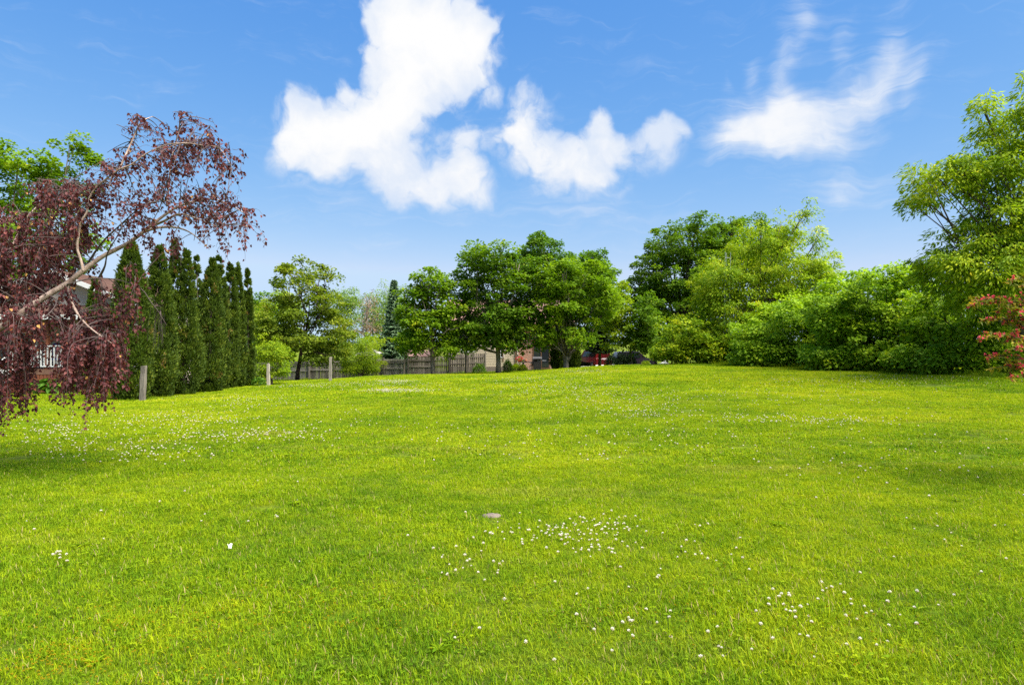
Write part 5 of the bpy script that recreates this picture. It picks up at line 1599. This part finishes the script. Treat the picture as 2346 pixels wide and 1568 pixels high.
    tree('slim_maple', 'slender light green maple with a thin pale trunk on the crest', 'tree', 52, 1447,
         [(1412, 690, 24, 32), (1440, 735, 24, 34), (1412, 755, 28, 38), (1455, 782, 22, 22), (1402, 720, 22, 34), (1425, 795, 38, 18)], 'lime', 'maple', .07, dens=3.4, bark='bark_pale')
    tree('leaning_maple', 'small dark-trunked leaning maple at the edge of the thicket', 'tree', 51, 1503,
         [(1486, 765, 36, 44), (1478, 715, 28, 36), (1508, 792, 30, 24), (1462, 780, 20, 30)], 'maple', 'maple', .09, dens=3.6, bark='twig_dark', lean=-.5)
    # clipped dark hedge block behind the slender maple
    for k, px in enumerate((1402, 1424, 1443)):
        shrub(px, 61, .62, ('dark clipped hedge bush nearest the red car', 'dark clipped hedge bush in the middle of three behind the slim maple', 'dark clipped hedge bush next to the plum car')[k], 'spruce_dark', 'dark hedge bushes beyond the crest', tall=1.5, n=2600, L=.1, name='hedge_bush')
    shrub(1480, 58, .4, 'low light green shrub in front of the plum car', 'lime', n=900)
    tree('big_maple', 'broad tall green maple left of the light green thicket tree', 'tree', 62, 1565,
         [(1528, 572, 46, 40), (1578, 540, 44, 36), (1640, 545, 42, 40), (1676, 520, 18, 20), (1498, 625, 42, 42), (1560, 630, 60, 52), (1620, 612, 60, 56), (1466, 660, 24, 32), (1498, 695, 48, 42), (1560, 715, 60, 48), (1612, 695, 50, 56), (1478, 690, 28, 28), (1664, 590, 38, 48), (1520, 770, 60, 40)], 'maple', 'maple', .32, dens=2.9, scale=1.15)
    tree('back_maple', 'dark maple top showing behind the light green thicket tree', 'tree', 66, 1745, [(1724, 520, 24, 22), (1768, 545, 36, 22), (1705, 575, 40, 36), (1750, 600, 60, 50)], 'maple_dark', 'maple', .28, dens=2.4, scale=1.2)
    tree('thicket_tree', 'feathery light green tree with tall upright shoots around the antenna tower', 'tree', 41.5, 1700,
         [(1815, 502, 15, 28), (1803, 555, 24, 32), (1846, 548, 9, 26), (1862, 612, 40, 34), (1902, 630, 14, 40), (1762, 588, 42, 42), (1700, 578, 34, 22), (1650, 640, 52, 40), (1712, 640, 52, 46), (1780, 645, 50, 46), (1842, 655, 48, 40), (1640, 708, 52, 46), (1710, 715, 60, 50), (1780, 715, 50, 42), (1680, 770, 60, 40), (1618, 680, 32, 36), (1878, 680, 30, 28), (1720, 540, 12, 22)],
         'ash', 'feather', .2, dens=5.0, hollow=.3, limb_k=.5)
    tree('thicket_bush', 'dense rounded bush at the left end of the hedge', 'bush', 41, 1572, [(1572, 765, 46, 40), (1556, 806, 36, 26), (1612, 796, 46, 36), (1532, 785, 14, 38), (1640, 760, 30, 30)], 'ash', 'vine', .08, dens=7.5, skirt=60, trunk_top=.8)
    tree('thicket_bush', 'leafy undergrowth bush around the foot of the antenna tower', 'bush', 41, 1690, [(1652, 795, 44, 38), (1705, 802, 44, 32), (1630, 818, 30, 18), (1735, 770, 34, 44)], 'vine', 'vine', .08, dens=7.0, skirt=60, trunk_top=.8)
    # vine-covered thicket
    tree('vine_thicket', 'low vine-covered hump of hedge next to the undergrowth bush', 'bush', 36, 1800, [(1778, 738, 46, 42), (1830, 712, 56, 34), (1758, 788, 46, 44), (1842, 770, 58, 56), (1800, 815, 56, 24), (1884, 742, 42, 50), (1872, 812, 40, 26), (1910, 790, 46, 50), (1728, 785, 44, 48)], 'vine', 'vine', .1, dens=7.5, skirt=130, trunk_top=1.0, twigs=4)
    tree('vine_thicket', 'tall rounded vine-covered mass in the middle of the hedge', 'bush', 31, 1990, [(1955, 685, 52, 44), (2010, 648, 60, 30), (1928, 735, 46, 50), (2000, 732, 66, 54), (1955, 798, 66, 46), (2055, 695, 56, 46), (2072, 765, 50, 52), (2020, 818, 66, 32), (2095, 660, 40, 36), (1905, 720, 46, 50), (2112, 770, 46, 60)], 'vine', 'vine', .11, dens=8.5, skirt=130, trunk_top=1.2, twigs=4)
    tree('vine_thicket', 'shaded lower hedge mass behind the pink-flowered shrub', 'bush', 27, 2230, [(2150, 795, 50, 46), (2228, 785, 66, 56), (2310, 785, 60, 58), (2172, 735, 50, 46), (2262, 715, 66, 44), (2340, 720, 60, 60), (2420, 760, 70, 80), (2130, 720, 40, 50), (2200, 830, 60, 22), (2290, 830, 60, 22)], 'vine', 'vine', .11, dens=9.0, skirt=130, trunk_top=1.2, twigs=6)
    tree('ash_tree', 'tall ash-leaved tree overhanging the right end of the hedge', 'tree', 23.5, 2360,
         [(2286, 238, 15, 24), (2304, 290, 30, 34), (2345, 300, 48, 60), (2252, 362, 20, 18), (2150, 394, 38, 15), (2124, 424, 24, 18), (2108, 466, 8, 20), (2200, 418, 40, 24), (2178, 452, 32, 16), (2246, 412, 38, 30), (2312, 390, 50, 50), (2355, 475, 56, 60), (2288, 462, 36, 24), (2296, 528, 36, 26), (2254, 500, 36, 26), (2216, 540, 28, 18), (2148, 606, 34, 20), (2194, 578, 24, 12), (2242, 574, 42, 24), (2325, 560, 56, 44), (2180, 634, 56, 40), (2262, 628, 56, 42), (2335, 640, 60, 50), (2430, 400, 70, 110), (2430, 580, 70, 90), (2235, 682, 56, 38)],
         'ash', 'feather', .17, dens=9.5, scale=.85, hollow=.2, limb_k=.5)
    weigela()
    antenna_tower()
    centre_house()
    sheds()
    fence()
    patio()
    stone(1126, 1182, .085, 'flat pinkish field stone half buried in the grass', 1)
    stone(1146, 1180, .028, 'tiny stone lying beside the larger half-buried one', 2)
    scrap()


plant_all()
tri = sum(len(m.loops) - 2 * len(m.polygons) for m in bpy.data.meshes)
print('TRIS', tri, 'OBJECTS', len(scene.objects))
